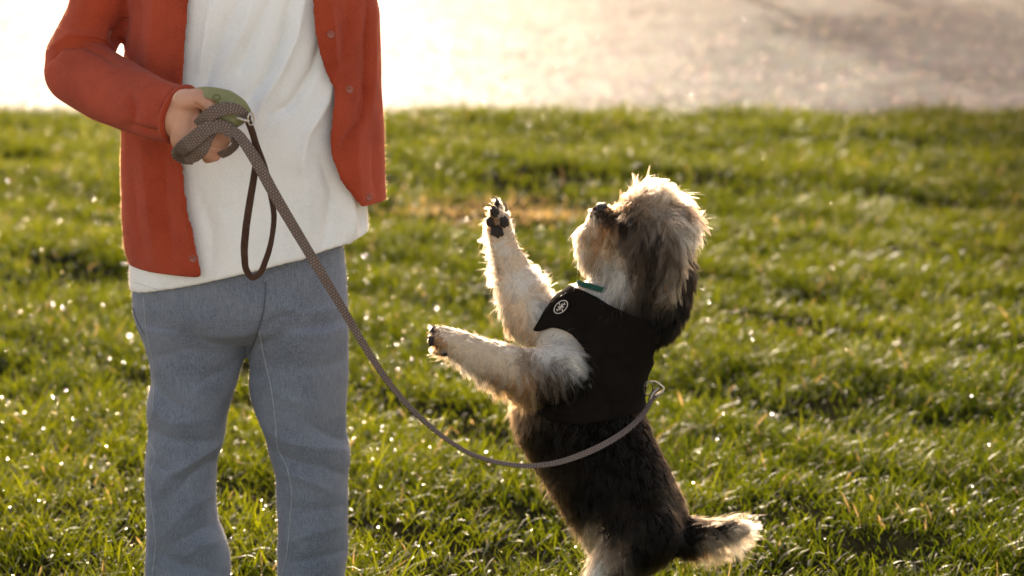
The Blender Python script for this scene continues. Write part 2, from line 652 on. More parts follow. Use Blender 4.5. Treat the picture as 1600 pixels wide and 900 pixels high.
def make_grass(dens_k=1.0):
    cells = []
    for (y0, y1, dn) in ((3.0, 4.2, 19000), (4.2, 6, 16000), (6, 8, 12000), (8, ROAD_Y + 0.02, 9500)):
        hw = lambda yy: 0.27 * yy + 1.9
        W = hw(y1)
        n = int(dn * dens_k * (y1 - y0) * 2 * W)
        x = rng.uniform(-W, W, n)
        y = rng.uniform(y0, y1, n)
        k = (np.abs(x) < hw(y)) & ((np.abs(x) < 0.235 * y + 0.35) | (rng.uniform(size=n) < 0.5))
        cells.append(np.stack([x[k], y[k]], 1))
    q = np.concatenate(cells)
    # clumps: thin out hollows
    cl = 0.75 * nz(q, 6.5, 21) + 0.6 * nz(q, 18.0, 22)
    keep = rng.uniform(size=len(q)) < np.clip(0.74 + 0.9 * cl, 0.16, 1)
    e = ((q[:, 0] - PATCH[0]) / 0.34) ** 2 + ((q[:, 1] - PATCH[1]) / 0.30) ** 2
    patch = np.exp(-e ** 2)
    e2 = ((q[:, 0] - 0.1) / 0.75) ** 2 + ((q[:, 1] - 8.62) / 0.26) ** 2
    keep &= rng.uniform(size=len(q)) > patch * 0.6
    keep &= rng.uniform(size=len(q)) > np.exp(-e2 ** 2) * 0.8
    q, cl, patch = q[keep], cl[keep], patch[keep]
    n = len(q)
    far = np.clip((q[:, 1] - 4) / 6, 0, 1)
    h = rng.gamma(9, 1 / 9, n) * (0.040 + 0.027 * np.clip(cl, -1, 1)) * (1 + 0.15 * far)
    h *= 1 - 0.65 * patch
    edge = np.clip((q[:, 1] - (ROAD_Y - 0.25)) / 0.25, 0, 1)
    h *= 1 + 0.35 * edge * (nz(q, 6.0, 5) > 0.1)
    wd = rng.uniform(0.0020, 0.0046, n) * (1 + 0.35 * far)
    az = rng.uniform(0, 2 * np.pi, n)
    lean = np.abs(rng.normal(0.28, 0.28, n)) + 0.05
    bend = rng.uniform(0.1, 0.9, n)
    facing = rng.uniform(0, np.pi, n)
    base = np.stack([q[:, 0], q[:, 1], ground_h(q[:, 0], q[:, 1]) - 0.003], 1)
    ld = np.stack([np.cos(az), np.sin(az), np.zeros(n)], 1)
    sd_ = np.stack([np.cos(facing), np.sin(facing), np.zeros(n)], 1)
    V = np.zeros((n, 7, 3))
    ts = (0, 0.38, 0.74, 1.0)
    ws = (0.8, 1.0, 0.72, 0.0)
    for k, (t, wk) in enumerate(zip(ts, ws)):
        ang = lean + bend * t
        c = base + ld * (np.sin(ang) * h * t)[:, None]
        c[:, 2] += np.cos(ang * 0.9) * h * t
        if k < 3:
            V[:, 2 * k] = c - sd_ * (wd * wk / 2)[:, None]
            V[:, 2 * k + 1] = c + sd_ * (wd * wk / 2)[:, None]
        else:
            V[:, 6] = c
    off = (np.arange(n) * 7)[:, None]
    Ft = np.concatenate([off + np.array([0, 1, 3]), off + np.array([0, 3, 2]), off + np.array([2, 3, 5]),
                         off + np.array([2, 5, 4]), off + np.array([4, 5, 6])])
    o = mesh_np('grass', V.reshape(-1, 3), Ft.astype(np.int32), M_GRASS)
    g0 = np.array([0.034, 0.054, 0.004])
    g1 = np.array([0.114, 0.138, 0.007])
    dry = np.array([0.32, 0.235, 0.19])
    m = np.clip(0.5 + 0.35 * nz(q, 2.0, 31) + rng.normal(0, 0.25, n), 0, 1)[:, None]
    c = g0 * (1 - m) + g1 * m
    isd = (rng.uniform(size=n) < 0.013 + 0.8 * patch)[:, None]
    c = np.where(isd, dry * rng.uniform(0.6, 1.2, (n, 1)), c)
    cc = np.ones((n, 7, 4), dtype=np.float32)
    cc[:, :, :3] = c[:, None]
    a = o.data.color_attributes.new('tint', 'FLOAT_COLOR', 'POINT')
    a.data.foreach_set('color', cc.ravel())
    o['kind'] = 'stuff'
    o['label'] = 'short backlit green lawn grass in front of the bright road'
    o['category'] = 'grass'
    # dew
    nd = 17000
    sel = rng.choice(n, nd, replace=False, p=(lambda p: p / p.sum())((1.0 + 0.9 * far) * np.clip(h, 0, 0.09) ** 2.5))
    tips = V.reshape(n, 7, 3)[sel, 6] * 0.85 + V.reshape(n, 7, 3)[sel, 4] * 0.15
    nrm = rng.normal(0, 0.17, (nd, 3))
    nrm[:, 2] = 1
    nrm /= np.linalg.norm(nrm, axis=1)[:, None]
    a1 = np.cross(nrm, [0.3, 1, 0])
    a1 /= np.linalg.norm(a1, axis=1)[:, None]
    b1 = np.cross(nrm, a1)
    rad = rng.uniform(0.0007, 0.0027, nd) * rng.uniform(0.5, 1.0, nd)
    k = 8
    th = np.linspace(0, 2 * np.pi, k, endpoint=False)
    ring = tips[:, None] + rad[:, None, None] * (np.cos(th)[None, :, None] * a1[:, None] + np.sin(th)[None, :, None] * b1[:, None])
    Vd = np.concatenate([ring, (tips + nrm * (rad * 0.12)[:, None])[:, None], ring, (tips - nrm * (rad * 0.3)[:, None])[:, None]], 1)
    off = (np.arange(nd) * (2 * k + 2))[:, None]
    fs = []
    for j in range(k):
        fs.append(off + np.array([j, (j + 1) % k, k]))
        fs.append(off + np.array([(j + 1) % k + k + 1, j + k + 1, 2 * k + 1]))
    dew_mesh_done = True
    d = mesh_np('dew', Vd.reshape(-1, 3), np.concatenate(fs).astype(np.int32), M_DEW)
    d['kind'] = 'stuff'
    d['label'] = 'glinting dew drops scattered over the sunlit grass'
    d['category'] = 'dew'
    # wet pebbles added to give the road its glints
    nd = 3000
    py_ = rng.uniform(ROAD_Y, 17.2, nd)
    px_ = rng.uniform(-1, 1, nd) * (0.24 * py_ + 0.6)
    rad = rng.uniform(0.004, 0.011, nd)
    tips = np.stack([px_, py_, -0.02 + rad * 0.35], 1)
    nrm = rng.normal(0, 0.13, (nd, 3))
    nrm[:, 2] = 1
    nrm /= np.linalg.norm(nrm, axis=1)[:, None]
    a1 = np.cross(nrm, [0.3, 1, 0])
    a1 /= np.linalg.norm(a1, axis=1)[:, None]
    b1 = np.cross(nrm, a1)
    circ = np.cos(th)[None, :, None] * a1[:, None] + np.sin(th)[None, :, None] * b1[:, None]
    Vd = np.concatenate([tips[:, None] + rad[:, None, None] * 1.3 * circ - np.array([0, 0, 1]) * rad[:, None, None] * 0.5, tips[:, None] + rad[:, None, None] * circ,
                         (tips + nrm * (rad * 0.10)[:, None])[:, None]], 1)
    off = (np.arange(nd) * (2 * k + 1))[:, None]
    fs = []
    for j in range(k):
        fs.append(off + np.array([j + k, (j + 1) % k + k, 2 * k]))
        fs.append(off + np.array([j, (j + 1) % k, (j + 1) % k + k]))
        fs.append(off + np.array([j, (j + 1) % k + k, j + k]))
    pb = mesh_np('wet_glint_pebbles', Vd.reshape(-1, 3), np.concatenate(fs).astype(np.int32), M_WET)
    pb['kind'] = 'stuff'
    pb['label'] = 'small wet pebbles added for the glints on the bright road'
    pb['category'] = 'pebbles'


make_grass()

# ------------------------------------------------------------------ person
PY = 3.80
person = thing('person', (P(375, 980, PY).x, PY, 0),
               'child in red cardigan, white t-shirt and blue grey jeans holding the leash', 'person')


def C3(px, py, Y, r):
    return P(px, py, Y), r * MM


def chain(pts, flat=1.0):
    s = []
    for (a, b) in zip(pts[:-1], pts[1:]):
        pa, ra = C3(*a[:4])
        pb, rb = C3(*b[:4])
        s.append((pa, pb, ra, rb, flat))
    return s


# body: one continuous mesh, mostly inside the clothes
body = []
body += chain([(385, 405, PY, 112), (388, 300, PY, 120), (390, 80, PY, 120), (390, -60, PY, 100)], 0.62)
body += chain([(300, -95, PY, 48), (480, -95, PY, 48)])
body += chain([(390, -120, PY, 40), (390, -190, PY - 0.01, 38)])
hx, hy = 390, -285
body += chain([(hx, hy - 15, PY, 92), (hx, hy + 25, PY - 0.02, 76)], 1.05)
body += chain([(hx, hy + 55, PY - 0.045, 45), (hx, hy + 45, PY - 0.03, 50)])
body += chain([(hx, hy + 10, PY - 0.09, 8), (hx, hy + 24, PY - 0.108, 12)])        # nose
body += chain([(hx - 16, hy + 50, PY - 0.088, 6), (hx + 16, hy + 50, PY - 0.088, 6)])  # mouth
for s in (-1, 1):
    body += chain([(hx + s * 91, hy + 2, PY, 15), (hx + s * 90, hy + 26, PY, 10)], 0.6)   # ears
body += chain([(235, -90, PY, 40), (165, -40, PY, 34), (128, 100, PY - 0.03, 31), (200, 158, PY - 0.13, 28), (262, 184, PY - 0.235, 23)])
body += chain([(545, -90, PY, 38), (530, 60, PY + 0.13, 28), (430, 150, PY + 0.17, 22), (390, 160, PY + 0.17, 24)])
for k in range(4):
    body += chain([(395 - 4 * k, 150 + 14 * k, PY + 0.17, 10), (360 - 4 * k, 165 + 12 * k, PY + 0.175, 8)])
body += chain([(300, 500, PY, 60), (290, 720, PY - 0.01, 42), (297, 920, PY, 26), (292, 970, PY - 0.03, 24)])
body += chain([(468, 500, PY, 60), (485, 710, PY - 0.01, 40), (490, 920, PY, 26), (494, 970, PY - 0.03, 24)])
# right hand: palm, thumb and four fingers closed round the strap
HY = 3.535
body += chain([(262, 184, 3.575, 26), (290, 184, HY + 0.012, 35), (300, 194, HY + 0.006, 32)], 0.75)
body += chain([(293, 165, HY, 25), (292, 216, HY, 25)], 0.8)
body += chain([(300, 172, HY, 22), (306, 214, HY, 22)], 0.8)
body += chain([(288, 158, HY - 0.006, 18), (312, 154, HY - 0.018, 14.5), (330, 165, HY - 0.024, 12.5), (345, 175, HY - 0.018, 10)])
for (a, b, c, d, rr) in (((305, 188), (330, 196), (352, 205), (346, 217), 11.5),
                         ((303, 204), (332, 210), (350, 218), (341, 228), 11.8),
                         ((302, 220), (328, 226), (345, 232), (334, 239), 10.8),
                         ((300, 233), (320, 239), (336, 243), (324, 247), 9.4)):
    body += chain([(*a, HY - 0.004, rr + 1), (*b, HY - 0.024, rr), (*c, HY - 0.012, rr * 0.95), (*d, HY + 0.012, rr * 0.88)])
bme = remesh(hull_caps(body), 0.0024, 3)
folds(bme, [([(303, 161), (314, 170), (322, 184)], 3.2, -3.6), ([(311, 150), (314, 160)], 3, -0.8), ([(326, 156), (322, 166)], 2.5, -0.8), ([(276, 160), (284, 190), (282, 220)], 9, -1.2),
            ([(318, 211), (350, 222)], 2.4, -3.6), ([(314, 226), (346, 233)], 2.4, -3.6), ([(344, 205), (348, 214)], 2.5, -1.0), ([(306, 196), (312, 205)], 3, 1.2), ([(300, 214), (308, 222)], 3, 1.2)], gain=1.0)
finish(bme, 'body', M_SKIN, person)
# eyes and hair (outside the picture)
for s in (-1, 1):
    bm = bmesh.new()
    bmesh.ops.create_uvsphere(bm, u_segments=16, v_segments=10, radius=0.011)
    for v in bm.verts:
        v.co += P(hx + s * 33, hy + 2, PY - 0.074)
    me = bpy.data.meshes.new('eye')
    bm.to_mesh(me)
    bm.free()
    finish(me, 'eye', M_EYE, person)
hs = chain([(hx, hy - 26, PY + 0.012, 98), (hx, hy + 25, PY + 0.035, 84)], 1.0)
hme = remesh(hull_caps(hs), 0.005, 2)
lumps(hme, 0.004, 60, 4)
finish(hme, 'hair', M_HAIR, person)


# ---- jeans
def row_loft(rows, n_rows, n_ang, Yc, fn=None):
    """rows: (xl, xr, y_left, y_right, depth) pixels/metres -> closed tube"""
    r = spline([(i, *q) for i, q in enumerate(rows)], n_rows) if False else None
    rows = np.array(rows, float)
    t = np.linspace(0, len(rows) - 1, n_rows)
    rr = np.stack([np.interp(t, np.arange(len(rows)), rows[:, k]) for k in range(rows.shape[1])], 1)
    ker = np.array([1, 2, 3, 2, 1.0])
    ker /= ker.sum()
    for k in range(rr.shape[1]):
        pad = np.pad(rr[:, k], 2, mode='reflect', reflect_type='odd')
        rr[:, k] = np.convolve(pad, ker, 'valid')
    bm = bmesh.new()
    rings = []
    for q in rr:
        xl, xr, yl, yr, dep = q[:5]
        ring = []
        for a in range(n_ang):
            ph = 2 * math.pi * a / n_ang
            u = 0.5 + 0.5 * math.sin(ph)
            px = xl + (xr - xl) * u
            pyy = yl + (yr - yl) * u
            c = P(px, pyy, Yc)
            s = math.cos(ph)
            c.y -= dep * math.copysign(abs(s) ** 0.9, s)
            ring.append(bm.verts.new(c))
        rings.append(ring)
    for a, b in zip(rings[:-1], rings[1:]):
        for k in range(n_ang):
            bm.faces.new((a[k], a[(k + 1) % n_ang], b[(k + 1) % n_ang], b[k]))
    bm.faces.new(rings[0][::-1])
    bm.faces.new(rings[-1])
    bmesh.ops.recalc_face_normals(bm, faces=bm.faces[:])
    return bm


def leg_rows(lft, rgt, ys, deps):
    lx = np.array(lft, float)
    rx = np.array(rgt, float)
    out = []
    for y in ys:
        out.append((np.interp(y, lx[:, 1], lx[:, 0]), np.interp(y, rx[:, 1], rx[:, 0]), y, y, np.interp(y, *zip(*deps))))
    return out


outL = [(204, 400), (206, 459), (208, 492), (220, 520), (232, 555), (237, 590), (229, 630), (233, 670), (228, 715), (227, 760), (230, 800), (229, 840), (226, 894), (224, 955)]
innL = [(400, 500), (392, 535), (385, 552), (379, 572), (366, 612), (354, 654), (349, 693), (339, 720), (337, 768), (341, 816), (355, 846), (362, 876), (360, 905), (352, 955)]
innR = [(376, 500), (384, 535), (388, 552), (391, 566), (389, 600), (395, 636), (409, 666), (419, 687), (419, 708), (430, 732), (431, 768), (434, 810), (433, 858), (433, 897), (434, 955)]
outR = [(542, 380), (541, 420), (544, 480), (545, 528), (544, 600), (540, 648), (542, 678), (548, 702), (547, 720), (543, 744), (545, 780), (543, 822), (545, 858), (539, 897), (536, 955)]
ysL = list(range(500, 960, 13))
dep = [(440, 0.108), (500, 0.09), (560, 0.078), (700, 0.07), (860, 0.064), (960, 0.062)]
J = row_loft(leg_rows(outL, innL, ysL, dep), 90, 40, PY)
for part in (row_loft(leg_rows(innR, outR, ysL, dep), 90, 40, PY),
             row_loft([(212, 536, 380, 380, 0.10), (206, 541, 430, 420, 0.108), (206, 544, 480, 475, 0.108), (212, 543, 505, 505, 0.098), (246, 522, 528, 528, 0.06)], 30, 60, PY)):
    tm_ = bpy.data.meshes.new('t')
    part.to_mesh(tm_)
    part.free()
    J.from_mesh(tm_)
jme = remesh(J, 0.0032, 5)
folds(jme, [
    ([(414, 445), (412, 490), (400, 530), (388, 556)], 6, -4),
    ([(300, 480), (330, 520), (378, 560)], 16, 4), ([(240, 560), (290, 545), (370, 555)], 10, -3),
    ([(385, 552), (350, 580), (300, 600)], 9, -4), ([(385, 540), (430, 500), (500, 478)], 9, -4),
    ([(420, 478), (470, 490), (535, 480)], 9, 3), ([(236, 590), (255, 620), (290, 640)], 8, -4),
    ([(240, 640), (270, 660), (330, 655)], 12, 4), ([(233, 672), (280, 690), (345, 690)], 10, -4.5),
    ([(350, 690), (310, 715), (262, 745), (250, 770)], 9, 6), ([(345, 712), (300, 742), (270, 775)], 8, -5),
    ([(230, 720), (260, 735), (290, 760)], 8, -3), ([(335, 770), (300, 790), (260, 830)], 11, 4),
    ([(350, 846), (320, 850), (285, 870)], 9, 4), ([(340, 820), (310, 828), (270, 850)], 7, -4),
    ([(240, 860), (280, 880), (340, 895)], 10, -3),
    ([(545, 560), (500, 575), (430, 565)], 12, -3), ([(400, 590), (440, 620), (500, 640)], 12, 3),
    ([(415, 672), (450, 690), (500, 700), (545, 703)], 10, 5), ([(420, 705), (460, 722), (500, 730), (543, 744)], 10, -5),
    ([(545, 690), (510, 680), (480, 660)], 8, -4), ([(433, 740), (470, 745), (520, 770)], 9, 4),
    ([(440, 790), (480, 800), (540, 790)], 11, -3.5), ([(440, 850), (480, 835), (540, 822)], 10, 3.5),
    ([(545, 858), (510, 870), (450, 880)], 9, -3.5),
    ([(470, 520), (480, 600), (478, 660)], 22, 3), ([(310, 600), (300, 640), (290, 680)], 20, 3)], gain=1.15)
lumps(jme, 0.0013, 45, 3)
jeans = finish(jme, 'jeans', M_DENIM, person)


def bvh_of(*objs):
    vs, ps = [], []
    for o in objs:
        k = len(vs)
        vs += [v.co.copy() for v in o.data.vertices]
        ps += [tuple(i + k for i in p.vertices) for p in o.data.polygons]
    return BVHTree.FromPolygons(vs, ps)


def on(bvh, px, py, lift=0.0, Y=3.7):
    o = Vector((0, 0, CAM_H))
    d = (P(px, py, Y) - o).normalized()
    h, n, _, _ = bvh.ray_cast(o, d)
    if h is None:
        return None, None
    if n.dot(d) > 0:
        n = -n
    return h + n * lift, n


def seam(name, bvh, pts, r, mat_, parent, lift=0.0003, n=70):
    c = spline(pts, n)
    out = []
    for q in c:
        h, nn = on(bvh, q[0], q[1], lift)
        if h is not None and (not out or (h - Vector(out[-1])).length < 0.03):
            out.append(h[:])
    if len(out) > 4:
        return tube(name, np.array(out), r, mat_, parent, 6)


jb = bvh_of(jeans)
seam('side_seam', jb, [(224, 464), (229, 520), (240, 580), (238, 640), (231, 680), (243, 715), (234, 740), (236, 780), (243, 850), (238, 899), (236, 940)], 0.0008, M_THREAD, jeans)
seam('inner_seam', jb, [(404, 515), (413, 560), (424, 610), (430, 660), (434, 700), (448, 730), (455, 765), (452, 820), (447, 870), (440, 899), (438, 940)], 0.0008, M_THREAD, jeans)
seam('fly_seam', jb, [(415, 440), (414, 470), (408, 500), (399, 530), (390, 552)], 0.0012, M_SEAMDK, jeans)
seam('pocket_seam', jb, [(208, 480), (214, 500), (226, 522)], 0.0011, M_SEAMDK, jeans)

# shoes
for (ax, tx) in ((292, 286), (492, 500)):
    a = P(ax, 980, PY)
    a.z = 0
    up = chain([(ax, 968, PY + 0.012, 34), (tx, 968, PY - 0.085, 31)], 1.0)
    for i, s in enumerate(up):
        up[i] = (Vector((s[0].x, s[0].y, 0.042)), Vector((s[1].x, s[1].y, 0.03)), 0.032, 0.026, 1.0)
    sm = remesh(hull_caps(up), 0.004, 3)
    V, _ = get_np(sm)
    V[:, 2] = np.maximum(V[:, 2], 0.012)
    sm.vertices.foreach_set('co', V.astype(np.float32).ravel())
    sh = finish(sm, 'shoe', M_SHOE, person)
    bm = bmesh.new()
    lo, hi = up[0][0], up[0][1]
    prof = []
    for k in range(28):
        th = 2 * math.pi * k / 28
        c = lo if math.sin(th) > 0 else hi
        prof.append((c.x + 0.036 * math.cos(th), c.y + 0.036 * math.sin(th)))
    t_ = [bm.verts.new((x, y, 0.016)) for x, y in prof]
    b_ = [bm.verts.new((x, y, 0.0)) for x, y in prof]
    bm.faces.new(t_)
    bm.faces.new(b_[::-1])
    for k in range(28):
        bm.faces.new((t_[k], b_[k], b_[(k + 1) % 28], t_[(k + 1) % 28]))
    bmesh.ops.recalc_face_normals(bm, faces=bm.faces[:])
    me = bpy.data.meshes.new('sole')
    bm.to_mesh(me)
    bm.free()
    finish(me, 'sole', M_SOLE, sh)

# ---- t-shirt
tb = row_loft([(290, 490, -140, -140, 0.06), (240, 540, -110, -110, 0.09), (218, 562, -60, -60, 0.105), (214, 566, 60, 55, 0.112), (211, 566, 200, 180, 0.116),
               (207, 570, 320, 270, 0.119), (203, 574, 410, 325, 0.122), (205, 577, 452, 362, 0.124)], 120, 110, PY)
tme = remesh(tb, 0.0036, 4)
folds(tme, [
    ([(455, 0), (440, 60), (415, 120), (385, 160)], 6, -7), ([(475, 0), (462, 60), (440, 110), (410, 160), (395, 200)], 7, 5),
    ([(505, 60), (490, 110), (460, 160), (430, 180)], 8, -7), ([(520, 120), (510, 160), (480, 210), (470, 260)], 9, 5),
    ([(370, 0), (345, 60), (325, 120), (315, 150)], 8, -5), ([(395, 0), (380, 50), (345, 110)], 9, 4),
    ([(420, 0), (400, 50), (375, 110)], 6, -4), ([(330, 0), (322, 60), (312, 110)], 7, 4),
    ([(500, 250), (520, 300), (515, 350), (505, 390)], 10, -5), ([(530, 240), (545, 300), (550, 350), (545, 375)], 11, 6),
    ([(470, 240), (480, 300), (478, 360), (470, 400)], 13, 4), ([(560, 310), (566, 340), (562, 370)], 6, -4),
    ([(440, 260), (430, 320), (440, 380)], 14, -4), ([(350, 250), (345, 320), (360, 400)], 14, 3),
    ([(310, 300), (330, 360), (330, 430)], 10, -3), ([(535, 160), (530, 220), (540, 270)], 8, -5)])
# hem band
V, N = get_np(tme)
q = proj(V)
d, _ = seg_dist(q, np.array([205, 447.0]), np.array([577, 352.0]))
lumps(tme, 0.0008, 40, 9)
shirt = finish(tme, 't_shirt', M_WHITE, person)
sb = bvh_of(shirt)
seam('hem_seam', sb, [(209, 440), (250, 452), (300, 450), (370, 434), (440, 412), (510, 386), (573, 352)], 0.0008, plain('hem_stitch', (0.62, 0.60, 0.58), 0.9), shirt)

# ---- cardigan
EL = [(312, -150), (310, 0), (305, 60), (300, 140), (298, 200), (299, 260), (306, 330), (320, 380), (330, 425)]
ER = [(470, -150), (497, 0), (501, 59), (508, 90), (518, 120), (530, 147), (527, 191), (524, 227), (526, 250), (540, 286), (559, 312), (570, 330)]
el, er = np.array(EL, float), np.array(ER, float)


def smst(x):
    x = np.clip(x, 0, 1)
    return x * x * (3 - 2 * x)


def cardigan_bm():
    bm = bmesh.new()
    nr, na = 110, 150
    rows = []
    # t, xl, xr, y_left, y_right, depth
    K = np.array([(0, 300, 480, -150, -150, .075), (.06, 250, 530, -118, -118, .10), (.14, 205, 575, -60, -60, .118), (.3, 198, 590, 40, 20, .128),
                  (.55, 193, 594, 200, 140, .134), (.8, 194, 598, 330, 240, .137), (.93, 199, 599, 385, 290, .138), (1, 205, 600, 409, 312, .139)])
    for i in range(nr):
        t = i / (nr - 1)
        xl, xr, yl, yr, dp = [np.interp(t, K[:, 0], K[:, k]) for k in range(1, 6)]
        cx, a = (xl + xr) / 2, (xr - xl) / 2
        ymid = (yl + yr) / 2
        xL = np.interp(yl + 22, el[:, 1], el[:, 0])
        xR = np.interp(yr + 18, er[:, 1], er[:, 0])
        # the front edges hang further down than the sides
        phL = math.asin(max(-0.97, min(0.9, (xL - cx) / a)))
        phR = math.asin(max(-0.9, min(0.985, (xR - cx) / a)))
        ring = []
        for k in range(na):
            ph = phR + (2 * math.pi + phL - phR) * k / (na - 1)
            px = cx + a * math.sin(ph)
            f = float(smst((px - 320) / 200))
            pyy = yl * (1 - f) + yr * f
            c = P(px, pyy, PY)
            c.y -= dp * math.cos(ph)
            ring.append(bm.verts.new(c))
        rows.append(ring)
    for a_, b_ in zip(rows[:-1], rows[1:]):
        for k in range(na - 1):
            bm.faces.new((a_[k], b_[k], b_[k + 1], a_[k + 1]))
    bmesh.ops.recalc_face_normals(bm, faces=bm.faces[:])
    # thickness
    me = bpy.data.meshes.new('t')
    bm.to_mesh(me)
    bm.free()
    V, N = get_np(me)
    c = np.array([P(390, 150, PY).x, PY])
    rad = V[:, :2] - c
    if (rad * N[:, :2]).sum() < 0:
        N = -N
    n = len(V)
    th = 0.0068
    Vo = np.concatenate([V + N * th / 2, V - N * th / 2])
    bm = bmesh.new()
    vs = [bm.verts.new(v) for v in Vo]
    bm.verts.ensure_lookup_table()
    bd = {}
    for p in me.polygons:
        f = list(p.vertices)
        bm.faces.new([vs[i] for i in f])
        bm.faces.new([vs[i + n] for i in f[::-1]])
    cnt = {}
    for p in me.polygons:
        f = list(p.vertices)
        for i in range(len(f)):
            e = (f[i], f[(i + 1) % len(f)])
            key = tuple(sorted(e))
            cnt.setdefault(key, []).append(e)
    for key, es in cnt.items():
        if len(es) == 1:
            a_, b_ = es[0]
            bm.faces.new((vs[b_], vs[a_], vs[a_ + n], vs[b_ + n]))
    bpy.data.meshes.remove(me)
    bmesh.ops.recalc_face_normals(bm, faces=bm.faces[:])
    return bm


cb = cardigan_bm()
sl = chain([(240, -85, PY, 52), (172, -40, PY, 50), (150, 30, PY - 0.005, 48), (122, 92, PY - 0.02, 51), (125, 112, PY - 0.04, 55)], 0.95)
sl += chain([(125, 112, PY - 0.04, 55), (165, 136, PY - 0.09, 54), (212, 158, PY - 0.155, 49), (244, 172, PY - 0.20, 46), (290, 183, PY - 0.238, 43)], 0.95)
sbm0 = hull_caps(sl)
cn0 = Vector((0.80, -0.52, -0.26)).normalized()
for vv in list(sbm0.verts):
    pass
sbm0.faces.ensure_lookup_table()
geom = sbm0.verts[:] + sbm0.edges[:] + sbm0.faces[:]
rc = bmesh.ops.bisect_plane(sbm0, geom=geom, plane_co=P(287, 181, PY - 0.238), plane_no=cn0, clear_outer=True)
bmesh.ops.holes_fill(sbm0, edges=[e for e in rc['geom_cut'] if isinstance(e, bmesh.types.BMEdge)], sides=0)
tmpm = bpy.data.meshes.new('t')
sbm0.to_mesh(tmpm)
sbm0.free()
cb.from_mesh(tmpm)
sl = []
sl += chain([(545, -85, PY, 46), (528, 60, PY + 0.13, 44), (430, 150, PY + 0.17, 38), (405, 158, PY + 0.17, 34)], 0.9)
sbm = hull_caps(sl)
tmpm = bpy.data.meshes.new('t')
sbm.to_mesh(tmpm)
sbm.free()
cb.from_mesh(tmpm)
cme = remesh(cb, 0.0030, 4)
folds(cme, [
    ([(80, 75), (110, 56), (150, 58), (180, 75)], 8, 5), ([(75, 95), (95, 72), (130, 68), (165, 84), (180, 96)], 5, -6),
    ([(196, 20), (190, 45), (182, 60), (192, 80)], 8, -6), ([(176, 40), (180, 60), (185, 75)], 6, -4),
    ([(215, 0), (212, 60), (208, 100)], 10, -5), ([(240, 0), (236, 80), (232, 120)], 15, 3),
    ([(196, 196), (230, 208), (268, 214)], 8, -5), ([(205, 150), (208, 175), (205, 195)], 8, -4),
    ([(215, 112), (242, 118), (262, 132)], 6, 4), ([(270, 140), (268, 180), (274, 220)], 5, 2),
    ([(220, 230), (230, 300), (240, 400)], 14, 3), ([(255, 240), (258, 320), (270, 420)], 12, -3),
    ([(286, 250), (290, 320), (304, 400)], 6, 3), ([(205, 260), (210, 330), (225, 410)], 9, -3),
    ([(576, 0), (572, 80), (570, 160), (562, 190), (535, 225)], 4.5, -6), ([(586, 0), (584, 100), (580, 180)], 7, 3),
    ([(545, 0), (540, 60), (530, 100)], 12, -4), ([(520, 10), (522, 60), (528, 110)], 7, 4),
    ([(560, 200), (556, 260), (565, 310)], 12, 3), ([(585, 210), (585, 270), (590, 310)], 7, -3)])
lumps(cme, 0.0010, 38, 6)
cardigan = finish(cme, 'cardigan', M_RED, person)
cbv = bvh_of(cardigan)
ca_ = cn0.cross(Vector((0, 0, 1))).normalized()
cb_ = cn0.cross(ca_)
ccen = P(287, 181.5, PY - 0.238) - cn0 * 0.0075
tube('cuff', np.array([(ccen + ca_ * (0.0395 * math.cos(t * math.pi / 24)) + cb_ * (0.0418 * math.sin(t * math.pi / 24)))[:] for t in range(48)]), 0.0052, M_RED, cardigan, 12, closed=True)
for (px, py) in ((545, 140), (575, 308), (517, 54), (302, 404)):
    h, n = on(cbv, px, py, 0.0016)
    if h is None:
        continue
    bm = bmesh.new()
    n = (n + Vector((0, -1, 0)) * 1.0).normalized()
    rot = n.to_track_quat('Z', 'Y').to_matrix().to_4x4()
    prof = [(0.0, 0.0006), (0.0034, 0.0006), (0.0042, 0.0014), (0.0055, 0.0014), (0.0062, 0.0004), (0.0060, -0.002)]
    rings = []
    for (rr, zz) in prof[1:]:
        rings.append([bm.verts.new((rr * math.cos(t * math.pi / 10), rr * math.sin(t * math.pi / 10), zz)) for t in range(20)])
    bm.faces.new(rings[0])
    for a_, b_ in zip(rings[:-1], rings[1:]):
        for k in range(20):
            bm.faces.new((a_[k], b_[k], b_[(k + 1) % 20], a_[(k + 1) % 20]))
    for (hx_, hy_) in ((-.0011, .0011), (.0011, .0011), (-.0011, -.0011), (.0011, -.0011)):
        vs = [bm.verts.new((hx_ + 0.0005 * math.cos(t), hy_ + 0.0005 * math.sin(t), 0.0009)) for t in (0, 1.05, 2.1, 3.14, 4.2, 5.25)]
        bm.faces.new(vs)
    bmesh.ops.transform(bm, matrix=Matrix.Translation(h) @ rot, verts=bm.verts[:])
    bmesh.ops.recalc_face_normals(bm, faces=bm.faces[:])
    me = bpy.data.meshes.new('button')
    bm.to_mesh(me)
    bm.free()
    finish(me, 'button', M_BUTTON, cardigan)
# button band edge lines
seam('band_seam', cbv, [(291, 300), (296, 350), (305, 400), (308, 424)], 0.0007, M_RED, cardigan)

